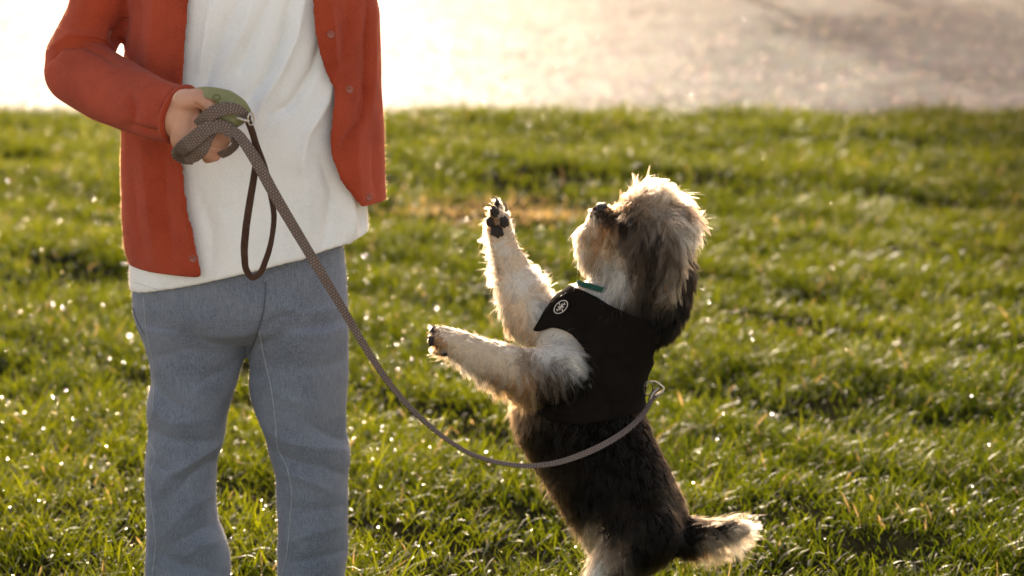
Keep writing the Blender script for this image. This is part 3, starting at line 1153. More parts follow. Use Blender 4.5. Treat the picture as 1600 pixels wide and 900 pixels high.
# ------------------------------------------------------------------ leash
leash = thing('dog_leash', P(365, 205, 3.5), 'long woven grey brown dog leash from the hand to the harness ring', 'leash')
LW = [(362, 203, 3.485), (373, 212, 3.48), (388, 232, 3.475), (405, 260, 3.475), (425, 297, 3.475), (450, 340, 3.48), (480, 390, 3.485), (510, 440, 3.49),
      (540, 490, 3.50), (563, 530, 3.505), (590, 573, 3.51), (625, 620, 3.52), (660, 655, 3.53), (700, 688, 3.54), (740, 711, 3.55), (785, 724, 3.56),
      (830, 728, 3.565), (870, 723, 3.57), (910, 710, 3.585), (950, 691, 3.61), (983, 669, 3.64), (1004, 648, 3.665), (1016, 630, 3.675), (1024, 618, 3.68)]
ribbon('strap', LW, [15, 17, 16, 15, 14, 12.5, 11, 10, 9.5, 9, 8.5, 9, 10, 10, 8], 0.0026, M_LEASH, leash, 420,
       twist=[0, 0, 0, 5, 5, 10, 15, 30, 45, 50, 45, 30, 10, 30, 40])
HL = [(386, 184, 3.49), (393, 203, 3.495), (403, 234, 3.50), (412, 258, 3.50), (423, 303, 3.505), (428, 337, 3.505), (425, 370, 3.505), (415, 407, 3.505), (404, 429, 3.505),
      (395, 434, 3.50), (386, 424, 3.50), (382, 400, 3.495), (384, 360, 3.495), (390, 318, 3.495), (397, 275, 3.495), (401, 240, 3.494), (396, 212, 3.493), (388, 190, 3.488)]
ribbon('handle_loop', HL, [9, 10, 10, 9, 9, 11, 11, 10, 10], 0.0035, M_BROWN, leash, 200, twist=[10, 15, 40, 45, 10, 0, 20, 20, 10])
# the tape wound round the fist
ribbon('hand_wrap', [(302, 247, 3.57), (288, 245, 3.55), (279, 240, 3.525), (284, 233, 3.503), (303, 218, 3.486), (325, 201, 3.482), (342, 197, 3.484), (356, 201, 3.486), (368, 212, 3.484)], [20, 22, 23, 20, 18], 0.0025, M_LEASH, leash, 90)
ribbon('hand_wrap', [(309, 196, 3.498), (322, 184, 3.484), (340, 173, 3.478), (360, 169, 3.478), (377, 174, 3.482), (390, 186, 3.492)], [18, 20, 19, 15, 9], 0.0025, M_LEASH, leash, 80)
ribbon('hand_wrap', [(286, 240, 3.53), (297, 243, 3.508), (309, 236, 3.495), (321, 219, 3.491), (334, 203, 3.489)], [20, 25, 24, 18, 13], 0.0025, M_LEASH, leash, 70, twist=[-30, -15, 0, 0, 0])
ribbon('hand_wrap', [(352, 204, 3.486), (364, 212, 3.484), (368, 224, 3.49), (358, 236, 3.50), (344, 243, 3.512)], [12, 14, 15, 14, 12], 0.0025, M_LEASH, leash, 60, twist=[0, 20, 40, 40, 30])
# small metal end fitting hanging by the hand
p = [P(371, 184, 3.478)[:], P(380, 187, 3.476)[:], P(390, 190, 3.476)[:]]
tube('metal_tab', spline(p, 12), 0.0023, M_METAL, leash)
ring = []
for k in range(24):
    th = 2 * math.pi * k / 24
    ring.append(P(392 + 4.5 * math.cos(th), 186 + 10 * math.sin(th), 3.478 + 0.003 * math.cos(th))[:])
tube('metal_ring', np.array(ring), 0.0013, M_METAL, leash, 8, closed=True)
# snap hook at the dog
HKY = 3.685
hk = [(1010, 604), (1014, 597), (1022, 596), (1031, 601), (1037, 607), (1035, 612), (1027, 617), (1021, 621)]
tube('snap_hook', spline([P(x, y, HKY)[:] for x, y in hk], 50), np.interp(np.linspace(0, 1, 50), [0, .6, .75, 1], [.0016, .0018, .0030, .0028]), M_METAL, leash, 10)
tube('hook_swivel', spline([P(1030, 606, HKY - .002)[:], P(1021, 614, HKY - .003)[:], P(1015, 628, HKY - .004)[:]], 16), 0.0034, M_DKMETAL, leash, 10)

# ------------------------------------------------------------------ bag holder in the hand
pouch = thing('waste_bag_holder', P(352, 172, 3.51), 'olive green rubber pouch held in the fist above the leash', 'pouch')
pc = chain([(322, 158, 3.528, 15), (350, 166, 3.52, 25), (366, 178, 3.515, 20)], 0.8)
pc += chain([(350, 184, 3.507, 16), (362, 188, 3.505, 14)], 0.8)
pm = remesh(hull_caps(pc), 0.0022, 5)
finish(pm, 'pouch_body', M_OLIVE, pouch)
fl = ribbon('flap', [(300, 143, 3.53), (318, 143, 3.512), (340, 148, 3.503), (362, 156, 3.500), (378, 166, 3.502), (388, 178, 3.508)], [10, 17, 22, 24, 20, 12], 0.003, M_OLIVE, pouch, 60, twist=[35, 30, 25, 25, 20, 10])
rg = []
for k in range(20):
    th = 2 * math.pi * k / 20
    rg.append(P(338 + 6 * math.cos(th), 152 + 4 * math.sin(th), 3.487)[:])
tube('eyelet', np.array(rg), 0.0013, M_OLIVE2, pouch, 8, closed=True)

# ------------------------------------------------------------------ dog
DY = 3.72
dog = thing('dog', (P(975, 1015, DY).x, DY, 0), 'shaggy black, grey and cream terrier on hind legs in dark harness', 'dog')
BO = []


def bone(tag, pts, flat=0.9):
    for a, b in zip(pts[:-1], pts[1:]):
        pa, ra = C3(a[0], a[1], DY + a[2], a[3])
        pb, rb = C3(b[0], b[1], DY + b[2], b[3])
        BO.append((tag, pa, pb, ra, rb, flat))


bone('body', [(992, 812, 0, 84), (939, 718, 0, 91), (899, 640, 0, 98), (925, 560, 0, 82), (972, 500, 0, 66)], 0.82)
bone('body', [(975, 500, 0, 62), (1005, 430, 0, 56)], 0.9)
bone('body', [(900, 545, 0, 62), (908, 497, 0, 46), (935, 470, 0, 36)], 0.85)
bone('body', [(1036, 425, 0, 48), (1032, 465, 0, 46), (1024, 500, 0, 38)], 1.0)
bone('head', [(1010, 385, 0, 60), (1040, 360, 0, 50)], 0.95)
bone('head', [(1000, 345, 0, 40), (1020, 330, 0, 36)], 1.1)
bone('head', [(990, 375, 0, 46), (950, 362, 0, 31), (939, 338, 0, 20)], 0.9)
bone('head', [(975, 410, 0, 42), (930, 400, 0, 27), (922, 370, 0, 21)], 0.85)
for s in (-1, 1):
    bone('head', [(1045, 355, s * 0.048, 18), (1052, 400, s * 0.062, 20), (1046, 452, s * 0.066, 15)], 0.45)
bone('near_leg', [(885, 580, -0.050, 46), (828, 588, -0.066, 40), (762, 562, -0.075, 31), (716, 540, -0.078, 24), (696, 532, -0.078, 21)], 0.9)
bone('near_leg', [(694, 522, -0.078, 13), (680, 517, -0.078, 10)], 0.9)
bone('near_leg', [(694, 534, -0.092, 12), (678, 532, -0.094, 9)], 0.9)
bone('near_leg', [(696, 540, -0.066, 12), (685, 546, -0.064, 9)], 0.9)
bone('far_leg', [(890, 530, 0.045, 44), (832, 496, 0.052, 44), (808, 440, 0.055, 33), (788, 388, 0.055, 22), (780, 358, 0.053, 21)], 0.9)
bone('far_leg', [(780, 352, 0.058, 14), (779, 322, 0.060, 9)], 0.8)
bone('far_leg', [(778, 350, 0.040, 12), (770, 330, 0.036, 8)], 0.8)
bone('far_leg', [(784, 350, 0.048, 13), (790, 338, 0.046, 9)], 0.8)
for s, dx in ((-1, 0), (1, 8)):
    bone('hind', [(1008 + dx, 825, s * 0.035, 58), (952 + dx, 893, s * 0.055, 34), (1005 + dx, 965, s * 0.055, 19), (985 + dx, 1005, s * 0.055, 16), (950 + dx, 1010, s * 0.055, 15)], 0.95)
bone('tail', [(1060, 836, 0, 34), (1105, 838, 0, 25), (1145, 830, 0, 18), (1166, 826, 0, 11)], 1.0)
dme = remesh(hull_caps([b[1:] for b in BO]), 0.0038, 8)
V, N = get_np(dme)
V[:, 2] = np.maximum(V[:, 2], 0.001)
dme.vertices.foreach_set('co', V.astype(np.float32).ravel())
dme.update()

K_ = (0.0045, 0.003, 0.002)
B_ = (0.008, 0.005, 0.0032)
D_ = (0.034, 0.023, 0.015)
G_ = (0.125, 0.087, 0.058)
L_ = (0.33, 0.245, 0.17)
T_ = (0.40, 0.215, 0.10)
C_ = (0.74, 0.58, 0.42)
W_ = (0.80, 0.74, 0.66)
# x, y, dx, dy, length (mm), colour, lift
CTL = {
    'head': [
        (936, 322, -.2, -.3, 3, B_, .3), (952, 322, .3, -1, 9, T_, .7), (968, 322, .5, -.8, 15, D_, .6), (948, 337, -.3, .8, 14, D_, .2), (915, 348, -.5, .8, 14, C_, .35),  # cream on the muzzle's front edge has its rim light in the colour
        (930, 365, -.35, .9, 24, T_, .2), (950, 370, -.4, .9, 28, T_, .2), (908, 395, -.15, 1, 20, C_, .3), (930, 400, -.35, .95, 28, T_, .2), (955, 400, -.3, .95, 30, C_, .2),
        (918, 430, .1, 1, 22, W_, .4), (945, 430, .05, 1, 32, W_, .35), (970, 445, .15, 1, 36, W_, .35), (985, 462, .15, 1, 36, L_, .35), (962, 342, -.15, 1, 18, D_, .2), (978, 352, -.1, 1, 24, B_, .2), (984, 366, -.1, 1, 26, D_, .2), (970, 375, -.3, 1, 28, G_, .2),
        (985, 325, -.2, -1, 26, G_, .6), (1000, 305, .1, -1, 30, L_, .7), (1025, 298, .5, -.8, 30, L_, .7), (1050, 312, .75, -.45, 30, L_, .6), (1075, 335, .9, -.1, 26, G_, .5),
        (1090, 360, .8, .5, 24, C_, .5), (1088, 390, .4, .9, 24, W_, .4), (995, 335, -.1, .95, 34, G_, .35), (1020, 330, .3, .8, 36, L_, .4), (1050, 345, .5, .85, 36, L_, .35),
        (990, 370, -.3, .95, 36, G_, .2), (1005, 400, -.25, 1, 38, D_, .2), (1025, 380, .1, 1, 40, D_, .2), (1050, 385, .3, 1, 38, G_, .2), (1075, 400, .15, 1, 32, G_, .3),
        (1000, 430, -.15, 1, 36, G_, .2), (1025, 430, -.05, 1, 36, B_, .2), (1048, 440, -.35, 1, 30, L_, .25), (1035, 465, -.4, 1, 24, G_, .25), (1070, 440, .0, 1, 26, B_, .3), (1000, 460, -.1, 1, 28, D_, .2)],
    'body': [
        (1075, 420, .1, 1, 28, K_, .35), (1068, 470, -.05, 1, 24, K_, .4), (1050, 510, -.2, 1, 22, K_, .45), (1015, 490, -.2, 1, 34, K_, .35), (985, 470, .0, 1, 26, D_, .2), (940, 460, -.05, 1, 22, W_, .25),
        (895, 455, -.5, .1, 18, C_, .4), (900, 480, -.3, .9, 14, C_, .3), (850, 520, -.5, .8, 14, W_, .3),
        (1005, 560, .2, 1, 10, B_, .3), (960, 600, .15, 1, 14, K_, .15), (900, 640, .0, 1, 16, K_, .15), (940, 700, .15, 1, 18, K_, .15), (1000, 680, .2, 1, 13, K_, .2), (1020, 660, .4, .9, 12, B_, .35),
        (1045, 720, .45, .9, 12, B_, .35), (1060, 770, .45, .9, 13, D_, .35), (1085, 820, .3, 1, 16, B_, .3), (1000, 760, .15, 1, 18, K_, .15), (1050, 830, .2, 1, 20, K_, .2),
        (815, 620, -.6, .8, 22, T_, .35), (797, 650, -.5, .85, 24, G_, .35), (800, 690, -.4, .9, 26, D_, .35), (830, 730, -.5, .85, 26, D_, .35), (860, 680, -.1, 1, 24, B_, .2), (850, 640, -.1, 1, 22, D_, .2),
        (862, 775, -.6, .8, 28, D_, .35), (885, 805, -.55, .8, 32, D_, .35), (920, 780, -.2, 1, 26, K_, .15), (960, 830, -.1, 1, 26, K_, .15)],
    'near_leg': [
        (865, 530, .1, -.4, 22, W_, .35), (885, 545, .6, .7, 32, W_, .25), (905, 570, .5, .9, 30, W_, .2), (850, 550, .2, .8, 28, W_, .25), (870, 580, .3, 1, 30, G_, .2), (900, 600, .3, 1, 26, B_, .2),
        (850, 610, .1, 1, 30, D_, .2), (880, 625, .1, 1, 24, B_, .2), (825, 565, .1, 1, 24, L_, .25), (820, 610, -.1, 1, 30, T_, .3), (790, 545, -.2, -.3, 10, C_, .35), (790, 580, .0, 1, 24, C_, .25),
        (780, 600, -.2, 1, 28, T_, .35), (750, 560, -.2, 1, 18, C_, .25), (740, 580, -.3, 1, 24, C_, .4), (750, 530, -.4, -.1, 8, C_, .3), (715, 540, -.6, .5, 12, C_, .25), (715, 562, -.3, 1, 22, C_, .4),
        (695, 515, -.8, -.1, 8, C_, .25), (680, 530, -1, .2, 10, T_, .4), (685, 550, -.7, .7, 14, T_, .4)],
    'far_leg': [
        (778, 320, -.2, -1, 12, C_, .3), (768, 345, -.95, .1, 15, T_, .5), (790, 340, .3, -.6, 9, C_, .25), (766, 370, -1, .4, 20, C_, .5), (800, 375, .3, -.2, 7, C_, .25), (780, 385, -.2, .8, 10, W_, .2),
        (770, 400, -1, .2, 20, C_, .45), (810, 405, .3, .4, 9, C_, .25), (776, 430, -.9, .4, 22, C_, .45), (800, 440, -.1, .9, 14, W_, .2), (835, 430, .7, -.4, 18, W_, .4), (850, 450, .5, -.8, 22, C_, .45),
        (878, 455, .3, -.9, 20, G_, .45), (782, 480, -.8, .7, 22, C_, .4), (810, 490, -.1, 1, 20, C_, .2), (845, 490, .3, .7, 20, W_, .2), (785, 525, -.7, .7, 20, T_, .4), (820, 530, -.1, 1, 20, C_, .2), (880, 500, .2, .8, 20, W_, .2)],
    'hind': [
        (1040, 830, .2, 1, 20, K_, .2), (1000, 860, .0, 1, 24, K_, .15), (960, 850, -.2, 1, 28, G_, .2), (925, 850, -.5, .85, 30, C_, .35), (905, 870, -.4, .9, 26, C_, .4), (930, 890, -.1, 1, 28, W_, .25),
        (950, 880, .0, 1, 26, L_, .2), (970, 900, .1, 1, 24, D_, .2), (1060, 880, .1, 1, 22, B_, .3), (980, 950, .2, 1, 20, C_, .3), (1000, 990, 0, 1, 12, C_, .3), (950, 1000, -.7, .3, 8, C_, .3)],
    'tail': [
        (1085, 822, .8, -.2, 22, K_, .3), (1110, 818, .9, -.1, 24, D_, .35), (1140, 815, .95, 0, 26, B_, .3), (1165, 820, .9, .1, 30, C_, .3), (1170, 835, .8, .5, 30, L_, .3),
        (1140, 840, .6, .8, 46, C_, .3), (1110, 850, .4, .95, 50, L_, .25), (1085, 850, .3, 1, 32, K_, .25), (1125, 832, .8, .5, 34, B_, .2)],
}
HARN = np.array([(896, 452), (872, 468), (850, 488), (832, 512), (820, 538), (838, 524), (868, 514), (893, 524), (912, 552), (916, 584), (895, 618), (842, 636), (835, 642),
                 (862, 657), (905, 663), (960, 657), (1012, 640), (1024, 600), (1012, 552), (1020, 535), (1018, 512), (1008, 496), (990, 490), (960, 478), (925, 460)], float)


def in_poly(q, poly):
    x, y = q[:, 0], q[:, 1]
    c = np.zeros(len(q), bool)
    j = len(poly) - 1
    for i in range(len(poly)):
        xi, yi = poly[i]
        xj, yj = poly[j]
        hit = ((yi > y) != (yj > y)) & (x < (xj - xi) * (y - yi) / (yj - yi + 1e-12) + xi)
        c ^= hit
        j = i
    return c


def tag_of(V):
    best = np.full(len(V), 1e9)
    tg = np.zeros(len(V), int)
    names = list(CTL.keys())
    for (tag, a, b, ra, rb, fl) in BO:
        a_, b_ = np.array(a), np.array(b)
        d, t = seg_dist(V, a_, b_)
        d = d - (ra + (rb - ra) * t)
        s = d < best
        best = np.where(s, d, best)
        tg = np.where(s, names.index(tag), tg)
    return tg, names


def field(V, tg, names, power=4.5):
    q = proj(V)
    n = len(V)
    out = np.zeros((n, 7))          # dx dy len r g b lift
    for ti, nm in enumerate(names):
        s = np.where(tg == ti)[0]
        if not len(s):
            continue
        ctl = list(CTL[nm])
        if nm == 'body':
            ctl += [c for c in CTL['head'] if c[1] > 420] + [c for c in CTL['hind'] if c[1] < 875]
        if nm == 'hind':
            ctl += [c for c in CTL['body'] if c[1] > 760]
        cp = np.array([(c[0], c[1]) for c in ctl], float)
        vals = np.array([(c[2], c[3], c[4], *c[5], c[6]) for c in ctl], float)
        nn = np.hypot(vals[:, 0], vals[:, 1])[:, None]
        vals[:, :2] /= nn
        jit = rng.normal(0, 5, (len(s), 2))
        D2 = ((q[s, None] + jit[:, None] - cp[None]) ** 2).sum(2) + 20
        W = 1 / D2 ** (power / 2 + 0.5)
        W /= W.sum(1)[:, None]
        out[s] = W @ vals
    return out


tg, names = tag_of(V)
fld = field(V, tg, names)
att = dme.color_attributes.new('coat', 'FLOAT_COLOR', 'POINT')
cc = np.ones((len(V), 4), dtype=np.float32)
cc[:, :3] = fld[:, 3:6] * 0.6
att.data.foreach_set('color', cc.ravel())
dbody = finish(dme, 'body', M_DOGSKIN, dog)

# harness shell from the trunk surface
q = proj(V)
fi = np.zeros(len(dme.polygons) * 4, dtype=np.int32)
Fd = np.array([list(p.vertices) for p in dme.polygons if len(p.vertices) == 4])
trunk = (tg == names.index('body')) | (tg == names.index('near_leg')) & (q[:, 0] > 862) | (tg == names.index('far_leg')) & (q[:, 0] > 840) | ((tg == names.index('head')) & (q[:, 1] > 455))
inh = in_poly(q, HARN)
vin = inh & trunk
fs = Fd[vin[Fd].all(1)]
used, inv = np.unique(fs, return_inverse=True)
hv = laplace(V, edges_np(dme), 12)[used]
hn = N[used]
hf = inv.reshape(fs.shape)
# smooth the border
from collections import Counter
ec = Counter()
for f in hf:
    for i in range(4):
        ec[tuple(sorted((int(f[i]), int(f[(i + 1) % 4]))))] += 1
be = np.array([e for e, c in ec.items() if c == 1])
for _ in range(12):
    acc = np.zeros_like(hv)
    cn = np.zeros(len(hv))
    np.add.at(acc, be[:, 0], hv[be[:, 1]])
    np.add.at(acc, be[:, 1], hv[be[:, 0]])
    np.add.at(cn, be.ravel(), 1)
    m = cn > 0
    hv[m] = 0.5 * hv[m] + 0.5 * acc[m] / cn[m][:, None]
outer = hv + hn * 0.0105
inner = hv + hn * 0.005
n0 = len(hv)
faces = [tuple(f) for f in hf] + [tuple((f + n0)[::-1]) for f in hf] + [(b_, a_, a_ + n0, b_ + n0) for a_, b_ in be]
harness = mesh_np('harness', np.concatenate([outer, inner]), faces, M_HARN, dog)
bm = bmesh.new()
bm.from_mesh(harness.data)
bmesh.ops.recalc_face_normals(bm, faces=bm.faces[:])
bm.to_mesh(harness.data)
bm.free()
hb = bvh_of(harness)
# piping along the front edge of the harness
seam('piping', hb, [(888, 460), (872, 471), (852, 491), (836, 513), (825, 533)], 0.0016, M_HARN, harness, 0.0, 40)
# badge: ring, cross and small emblem
c0, cn_ = on(hb, 877, 480, 0.0012)
if c0 is not None:
    ax = P(877 + 10, 480 - 5.5, c0.y) - P(877, 480, c0.y)
    ax = (ax - cn_ * ax.dot(cn_)).normalized()
    ay = cn_.cross(ax).normalized()
    A_, B_2 = 0.0128, 0.0092
    bm = bmesh.new()

    def bpt(u, v, l=0):
        return c0 + ax * (u * A_) + ay * (v * B_2) + cn_ * l

    def strip(pts, wd):
        for (a, b2) in zip(pts[:-1], pts[1:]):
            d = Vector((b2[0] - a[0], b2[1] - a[1]))
            nn = Vector((-d.y, d.x)).normalized() * wd / 2
            e = d.normalized() * wd * 0.2
            vs = []
            for l in (0.0, 0.0004):
                vs.append([bm.verts.new(bpt(a[0] - e.x + nn.x, a[1] - e.y + nn.y, l)), bm.verts.new(bpt(b2[0] + e.x + nn.x, b2[1] + e.y + nn.y, l)),
                           bm.verts.new(bpt(b2[0] + e.x - nn.x, b2[1] + e.y - nn.y, l)), bm.verts.new(bpt(a[0] - e.x - nn.x, a[1] - e.y - nn.y, l))])
            lo, hi = vs
            bm.faces.new(hi)
            for k in range(4):
                bm.faces.new((lo[k], lo[(k + 1) % 4], hi[(k + 1) % 4], hi[k]))
    strip([(math.cos(t * math.pi / 16), math.sin(t * math.pi / 16)) for t in range(33)], 0.13)
    strip([(0.02, 1), (-0.02, 0.45)], 0.14)
    strip([(0.02, -0.45), (-0.02, -1)], 0.14)
    strip([(-0.62, -0.1), (0.62, 0.1)], 0.16)
    strip([(-0.35, 0.38), (0, 0.1), (0.35, 0.38)], 0.12)
    strip([(-0.35, -0.38), (0, -0.1), (0.35, -0.38)], 0.12)
    strip([(-0.2, 0.0), (0.2, 0.0)], 0.4)
    strip([(-0.62, -0.3), (-0.62, 0.15)], 0.1)
    strip([(0.62, -0.15), (0.62, 0.3)], 0.1)
    bmesh.ops.recalc_face_normals(bm, faces=bm.faces[:])
    me = bpy.data.meshes.new('badge')
    bm.to_mesh(me)
    bm.free()
    ob = link('badge', me, harness)
    me.materials.append(M_LOGO)
# harness ring on the back
rg = []
for k in range(20):
    th = 2 * math.pi * k / 20
    rg.append(P(1013 + 7.5 * math.cos(th), 607 + 11 * math.sin(th), HKY + 0.004 * math.sin(th))[:])
tube('harness_ring', np.array(rg), 0.0014, M_DKMETAL, harness, 8, closed=True)
# green collar
cc_ = []
for k in range(40):
    th = 2 * math.pi * k / 40
    cc_.append(P(958 + 56 * math.cos(th), 458 + 16 * math.cos(th), DY - 0.03 * math.sin(th))[:])
cpth = np.array(cc_)
Vt = []
for p_ in cpth:
    c = np.array(P(958, 458, DY))
    o_ = (p_ - c) / np.linalg.norm(p_ - c)
    for (uu, vv) in ((-.001, -.005), (.001, -.005), (.001, .005), (-.001, .005)):
        Vt.append(p_ + o_ * uu + np.array([-0.1, 0, 1]) * vv)
ff = [(4 * i + a, 4 * i + (a + 1) % 4, 4 * ((i + 1) % 40) + (a + 1) % 4, 4 * ((i + 1) % 40) + a) for i in range(40) for a in range(4)]
mesh_np('collar', np.array(Vt), np.array(ff), M_GREEN, dog)


# nose, eyes, pads, claws
def ell(name, c, r, mat_, parent, rot=0.0, bump=0.0):
    bm = bmesh.new()
    bmesh.ops.create_icosphere(bm, subdivisions=4, radius=1)
    for v in bm.verts:
        k = 1 + bump * (math.sin(5 * v.co.x + 3 + 40 * c[0]) * math.sin(4 * v.co.z + 1 + 30 * c[2]) + 0.4 * math.sin(11 * v.co.x + 50 * c[2]))
        v.co = Vector((v.co.x * r[0] * k, v.co.y * r[1] * k, v.co.z * r[2] * k))
    bmesh.ops.rotate(bm, cent=(0, 0, 0), matrix=Matrix.Rotation(rot, 3, 'Y'), verts=bm.verts[:])
    bmesh.ops.translate(bm, vec=c, verts=bm.verts[:])
    me = bpy.data.meshes.new(name)
    bm.to_mesh(me)
    bm.free()
    return finish(me, name, mat_, parent)


ell('nose', P(939, 325, DY), (0.0115, 0.014, 0.0085), M_NOSE, dog, R(-25), 0.05)
ell('eye', P(985, 352, DY - 0.040), (0.007, 0.006, 0.007), M_EYE, dog)
ell('eye', P(985, 352, DY + 0.040), (0.007, 0.006, 0.007), M_EYE, dog)
for (x, y, dy, rx, rz, rot) in ((773, 331, 0.026, 7, 9, -10), (788, 347, 0.030, 7.5, 9, 15), (765, 347, 0.028, 6, 7.5, 0), (776, 362, 0.028, 11, 9, 20), (777, 318, 0.046, 4, 6, -10)):
    ell('paw_pad', P(x, y, DY + dy), (rx * MM, 0.010, rz * MM), M_PAD, dog, R(rot), 0.16)
for (x, y, dy, rx, rz, rot) in ((677, 519, -0.080, 6, 7, 20), (674, 533, -0.096, 5, 8, 0), (681, 547, -0.066, 6, 7, 0), (688, 534, -0.085, 9, 12, 0), (694, 549, -0.085, 7, 8, 0)):
    ell('paw_pad', P(x, y, DY + dy), (rx * MM, 0.010, rz * MM), M_PAD, dog, R(rot), 0.16)
for pts in ([(779, 316, .05), (775, 310, .048), (768, 307, .044)], [(771, 326, .03), (766, 320, .028), (763, 318, .026)], [(791, 330, .04), (790, 320, .038), (784, 313, .036)],
            [(680, 512, -.08), (674, 508, -.08), (669, 509, -.08)], [(673, 527, -.096), (668, 528, -.096), (665, 532, -.096)], [(680, 549, -.066), (674, 552, -.066), (671, 557, -.066)]):
    tube('claw', spline([P(x, y, DY + d_)[:] for x, y, d_ in pts], 10), np.linspace(0.0026, 0.0004, 10), M_CLAW, dog, 8)


# fur
def grow_fur(name, n, rad, seed, len_k=1.0, lift_add=0.0, clump=0.55, clump_n=4200, only=None):
    r = np.random.default_rng(seed)
    V, N = get_np(dbody.data)
    Fq = np.array([list(p.vertices)[:3] for p in dbody.data.polygons] + [[list(p.vertices)[i] for i in (0, 2, 3)] for p in dbody.data.polygons if len(p.vertices) == 4])
    A = V[Fq[:, 1]] - V[Fq[:, 0]]
    B = V[Fq[:, 2]] - V[Fq[:, 0]]
    ar = np.linalg.norm(np.cross(A, B), axis=1)
    f = r.choice(len(Fq), n, p=ar / ar.sum())
    u, v = r.uniform(size=n), r.uniform(size=n)
    fl = u + v > 1
    u[fl], v[fl] = 1 - u[fl], 1 - v[fl]
    w0 = (1 - u - v)[:, None]
    T = Fq[f]
    root = V[T[:, 0]] * w0 + V[T[:, 1]] * u[:, None] + V[T[:, 2]] * v[:, None]
    nr = N[T[:, 0]] * w0 + N[T[:, 1]] * u[:, None] + N[T[:, 2]] * v[:, None]
    nr /= np.linalg.norm(nr, axis=1)[:, None]
    tg2, nm = tag_of(root)
    q = proj(root)
    HS = HARN.mean(0) + (HARN - HARN.mean(0)) * 0.93
    hid = in_poly(q, HS) & (tg2 == nm.index('body'))
    hid |= np.hypot(q[:, 0] - 936, q[:, 1] - 319) < 11
    hid |= (np.hypot((q[:, 0] - 776) / 9, (q[:, 1] - 345) / 17) < 1) & (nr[:, 1] < -0.25)
    if only:
        hid |= tg2 != nm.index(only)
    keep = ~hid
    root, nr, tg2, q = root[keep], nr[keep], tg2[keep], q[keep]
    n = len(root)
    fd = field(root, tg2, nm)
    # clumps share a direction and colour
    ci = r.choice(n, clump_n, replace=False)
    from mathutils.kdtree import KDTree
    kd = KDTree(clump_n)
    for i, c in enumerate(ci):
        kd.insert(root[c], i)
    kd.balance()
    cid = np.array([kd.find(p)[1] for p in root])
    tclump = clump * np.array([{'head': 1.0, 'body': 0.45, 'near_leg': .85, 'far_leg': .85, 'hind': .6, 'tail': .8}[m_] for m_ in nm])[tg2][:, None]
    cr = ci[cid]
    same = (tg2[cr] == tg2)
    cr = np.where(same, cr, np.arange(n))
    cj = r.normal(0, 0.22, (clump_n, 3))[cid] * np.array([1.7 if m_ == 'head' else 1.0 for m_ in nm])[tg2][:, None] + r.normal(0, 0.10, (n, 3))
    d3 = np.stack([fd[:, 0], -0.05 * np.ones(n), -fd[:, 1]], 1)
    d3[cr == cr] = np.stack([fd[cr, 0], -0.05 * np.ones(n), -fd[cr, 1]], 1)
    d3 /= np.linalg.norm(d3, axis=1)[:, None] + 1e-9
    d3 = d3 + cj
    tan = d3 - nr * (d3 * nr).sum(1)[:, None]
    tan /= np.linalg.norm(tan, axis=1)[:, None] + 1e-9
    lift = (fd[:, 6] + lift_add)[:, None]
    clen = r.uniform(0.75, 1.2, clump_n)[cid]
    L = fd[:, 2] * 0.001 * np.array([1.15 if m_.endswith('leg') else 1.0 for m_ in nm])[tg2] * clen * r.uniform(0.65, 1.1, n) * len_k
    K = 7
    pts = np.zeros((n, K, 3))
    pos = root - nr * 0.001
    pts[:, 0] = pos
    curl = r.normal(0, 0.22, (clump_n, 3))[cid] + r.normal(0, 0.08, (n, 3))
    for k in range(1, K):
        t = k / (K - 1)
        dd = tan * (0.75 + 0.25 * t) + nr * (lift * (1.5 - 1.3 * t)) + curl * t * 0.9 + np.array([0, 0, -0.22]) * t
        dd /= np.linalg.norm(dd, axis=1)[:, None]
        pos = pos + dd * (L / (K - 1))[:, None]
        pts[:, k] = pos
    for k in range(1, K):
        t = k / (K - 1)
        cpos = pts[cr, k] + (root - root[cr]) * 0.15
        pts[:, k] = pts[:, k] * (1 - tclump * t ** 1.3) + cpos * tclump * t ** 1.3
    cu = bpy.data.hair_curves.new(name)
    cu.add_curves([K] * n)
    cu.attributes['position'].data.foreach_set('vector', pts.astype(np.float32).ravel())
    ra = cu.attributes.get('radius') or cu.attributes.new('radius', 'FLOAT', 'POINT')
    prof = np.array([1, 1, .95, .85, .7, .45, .1])
    ra.data.foreach_set('value', (rad * r.uniform(0.7, 1.3, (n, 1)) * prof[None]).astype(np.float32).ravel())
    ca = cu.attributes.new('hair_color', 'FLOAT_COLOR', 'CURVE')
    col = np.ones((n, 4), dtype=np.float32)
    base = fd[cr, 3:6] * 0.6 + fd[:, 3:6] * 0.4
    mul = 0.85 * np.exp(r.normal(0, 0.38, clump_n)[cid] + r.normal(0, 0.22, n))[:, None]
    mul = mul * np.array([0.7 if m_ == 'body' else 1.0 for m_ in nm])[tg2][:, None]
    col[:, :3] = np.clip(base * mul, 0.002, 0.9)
    ca.data.foreach_set('color', col.ravel())
    cu.materials.append(M_FUR)
    return link(name, cu, dog)


grow_fur('fur', 120000, 0.00022, 3, clump=0.8, clump_n=5000)
grow_fur('long_head_hair', 52000, 0.00026, 11, 1.2, 0.12, 0.93, 420, 'head')
grow_fur('flyaway_hair', 6500, 0.00014, 5, 1.35, 0.35, 0.1, 1500)

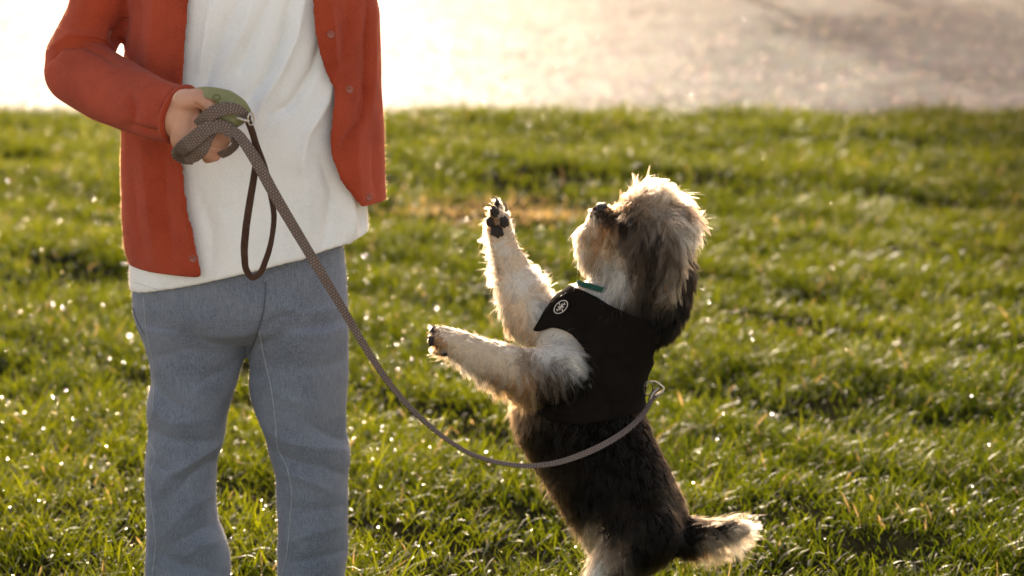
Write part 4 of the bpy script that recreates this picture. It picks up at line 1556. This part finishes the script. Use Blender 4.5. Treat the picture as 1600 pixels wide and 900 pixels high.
def fuzz(target, n, length, rad, color, seed):
    r = np.random.default_rng(seed)
    V, N = get_np(target.data)
    k = r.integers(0, len(V), n)
    root = V[k] + r.normal(0, 0.001, (n, 3))
    d = N[k] * 0.9 + r.normal(0, 0.6, (n, 3))
    d /= np.linalg.norm(d, axis=1)[:, None]
    L = length * r.gamma(3, 1 / 3, n)
    c = r.normal(0, 0.5, (n, 3))
    pts = np.stack([root - N[k] * 0.0008, root + d * (L * .5)[:, None], root + (d + c) * (L * .9)[:, None]], 1)
    cu = bpy.data.hair_curves.new('fuzz')
    cu.add_curves([3] * n)
    cu.attributes['position'].data.foreach_set('vector', pts.astype(np.float32).ravel())
    ra = cu.attributes.get('radius') or cu.attributes.new('radius', 'FLOAT', 'POINT')
    ra.data.foreach_set('value', np.full(n * 3, rad, dtype=np.float32))
    ca = cu.attributes.new('hair_color', 'FLOAT_COLOR', 'CURVE')
    col = np.ones((n, 4), dtype=np.float32)
    col[:, :3] = np.array(color) * r.uniform(0.8, 1.2, (n, 1))
    ca.data.foreach_set('color', col.ravel())
    cu.materials.append(M_FUR)
    link('fuzz', cu, target)


fuzz(cardigan, 50000, 0.0017, 0.00006, (0.5, 0.07, 0.03), 1)
fuzz(shirt, 25000, 0.0018, 0.00005, (0.8, 0.78, 0.75), 2)
fuzz(jeans, 14000, 0.0011, 0.00005, (0.35, 0.38, 0.44), 3)

# ------------------------------------------------------------------ tree whose shade falls on the road and the lawn's right side
M_BARK = plain('bark', (0.09, 0.065, 0.045), 0.95, bump=0.8, scale=40)
M_LEAF = plain('tree_leaf', (0.05, 0.085, 0.02), 0.6, scale=5, var=0.4)


def tree(x, y, h, rcrown, z0, n, label, seed, tr=0.15):
    r = np.random.default_rng(seed)
    t = thing('tree', (x, y, 0), label, 'tree')
    path = spline([(x, y, -0.1), (x + .05, y, h * .3), (x - .05, y + .05, h * .6), (x, y, h * .92)], 24)
    Vs, Fs = tube_np(path, np.linspace(tr, 0.03, 24), 12)
    allV, allF = [Vs], [Fs]
    off = len(Vs)
    for k in range(14):
        zz = z0 + (h - z0) * k / 15
        an = k * 2.4
        L = rcrown * (0.95 - 0.3 * abs(k / 14 - .4))
        b0 = np.array([x, y, zz - .3])
        b1 = b0 + np.array([math.cos(an) * L * .5, math.sin(an) * L * .5, .35])
        b2 = b0 + np.array([math.cos(an) * L, math.sin(an) * L, .5])
        Vb, Fb = tube_np(spline([b0, b1, b2], 10), np.linspace(0.045, 0.01, 10), 7)
        allV.append(Vb)
        allF.append(Fb + off)
        off += len(Vb)
    mesh_np('trunk', np.concatenate(allV), np.concatenate(allF), M_BARK, t)
    # leaf clumps
    nc = 70
    cz = r.uniform(z0, h, nc)
    an = r.uniform(0, 2 * np.pi, nc)
    prof = np.sqrt(np.clip(1 - ((cz - (z0 + h) / 2) / ((h - z0) / 2 + .2)) ** 2, .1, 1))
    rr = rcrown * prof * np.sqrt(r.uniform(0.1, 1, nc))
    cc = np.stack([x + rr * np.cos(an), y + rr * np.sin(an), cz], 1)
    ci = r.integers(0, nc, n)
    p = cc[ci] + r.normal(0, 0.2, (n, 3))
    a1 = r.normal(size=(n, 3))
    a1 /= np.linalg.norm(a1, axis=1)[:, None]
    b1 = np.cross(a1, r.normal(size=(n, 3)))
    b1 /= np.linalg.norm(b1, axis=1)[:, None]
    s = r.uniform(.03, .06, n)[:, None]
    V = np.stack([p - a1 * s, p + b1 * s * .45, p + a1 * s, p - b1 * s * .45], 1).reshape(-1, 3)
    mesh_np('crown', V, np.arange(4 * n, dtype=np.int32).reshape(-1, 4), M_LEAF, t, smooth=False)


tree(2.1, 20.6, 6.4, 1.6, 1.9, 44000, 'leafy tree beyond the road at the right casting its shade forward', 2)

tree(1.15, 20.6, 6.9, 1.05, 3.9, 22000, 'slender tree left of the leafy one beyond the road', 5, 0.06)
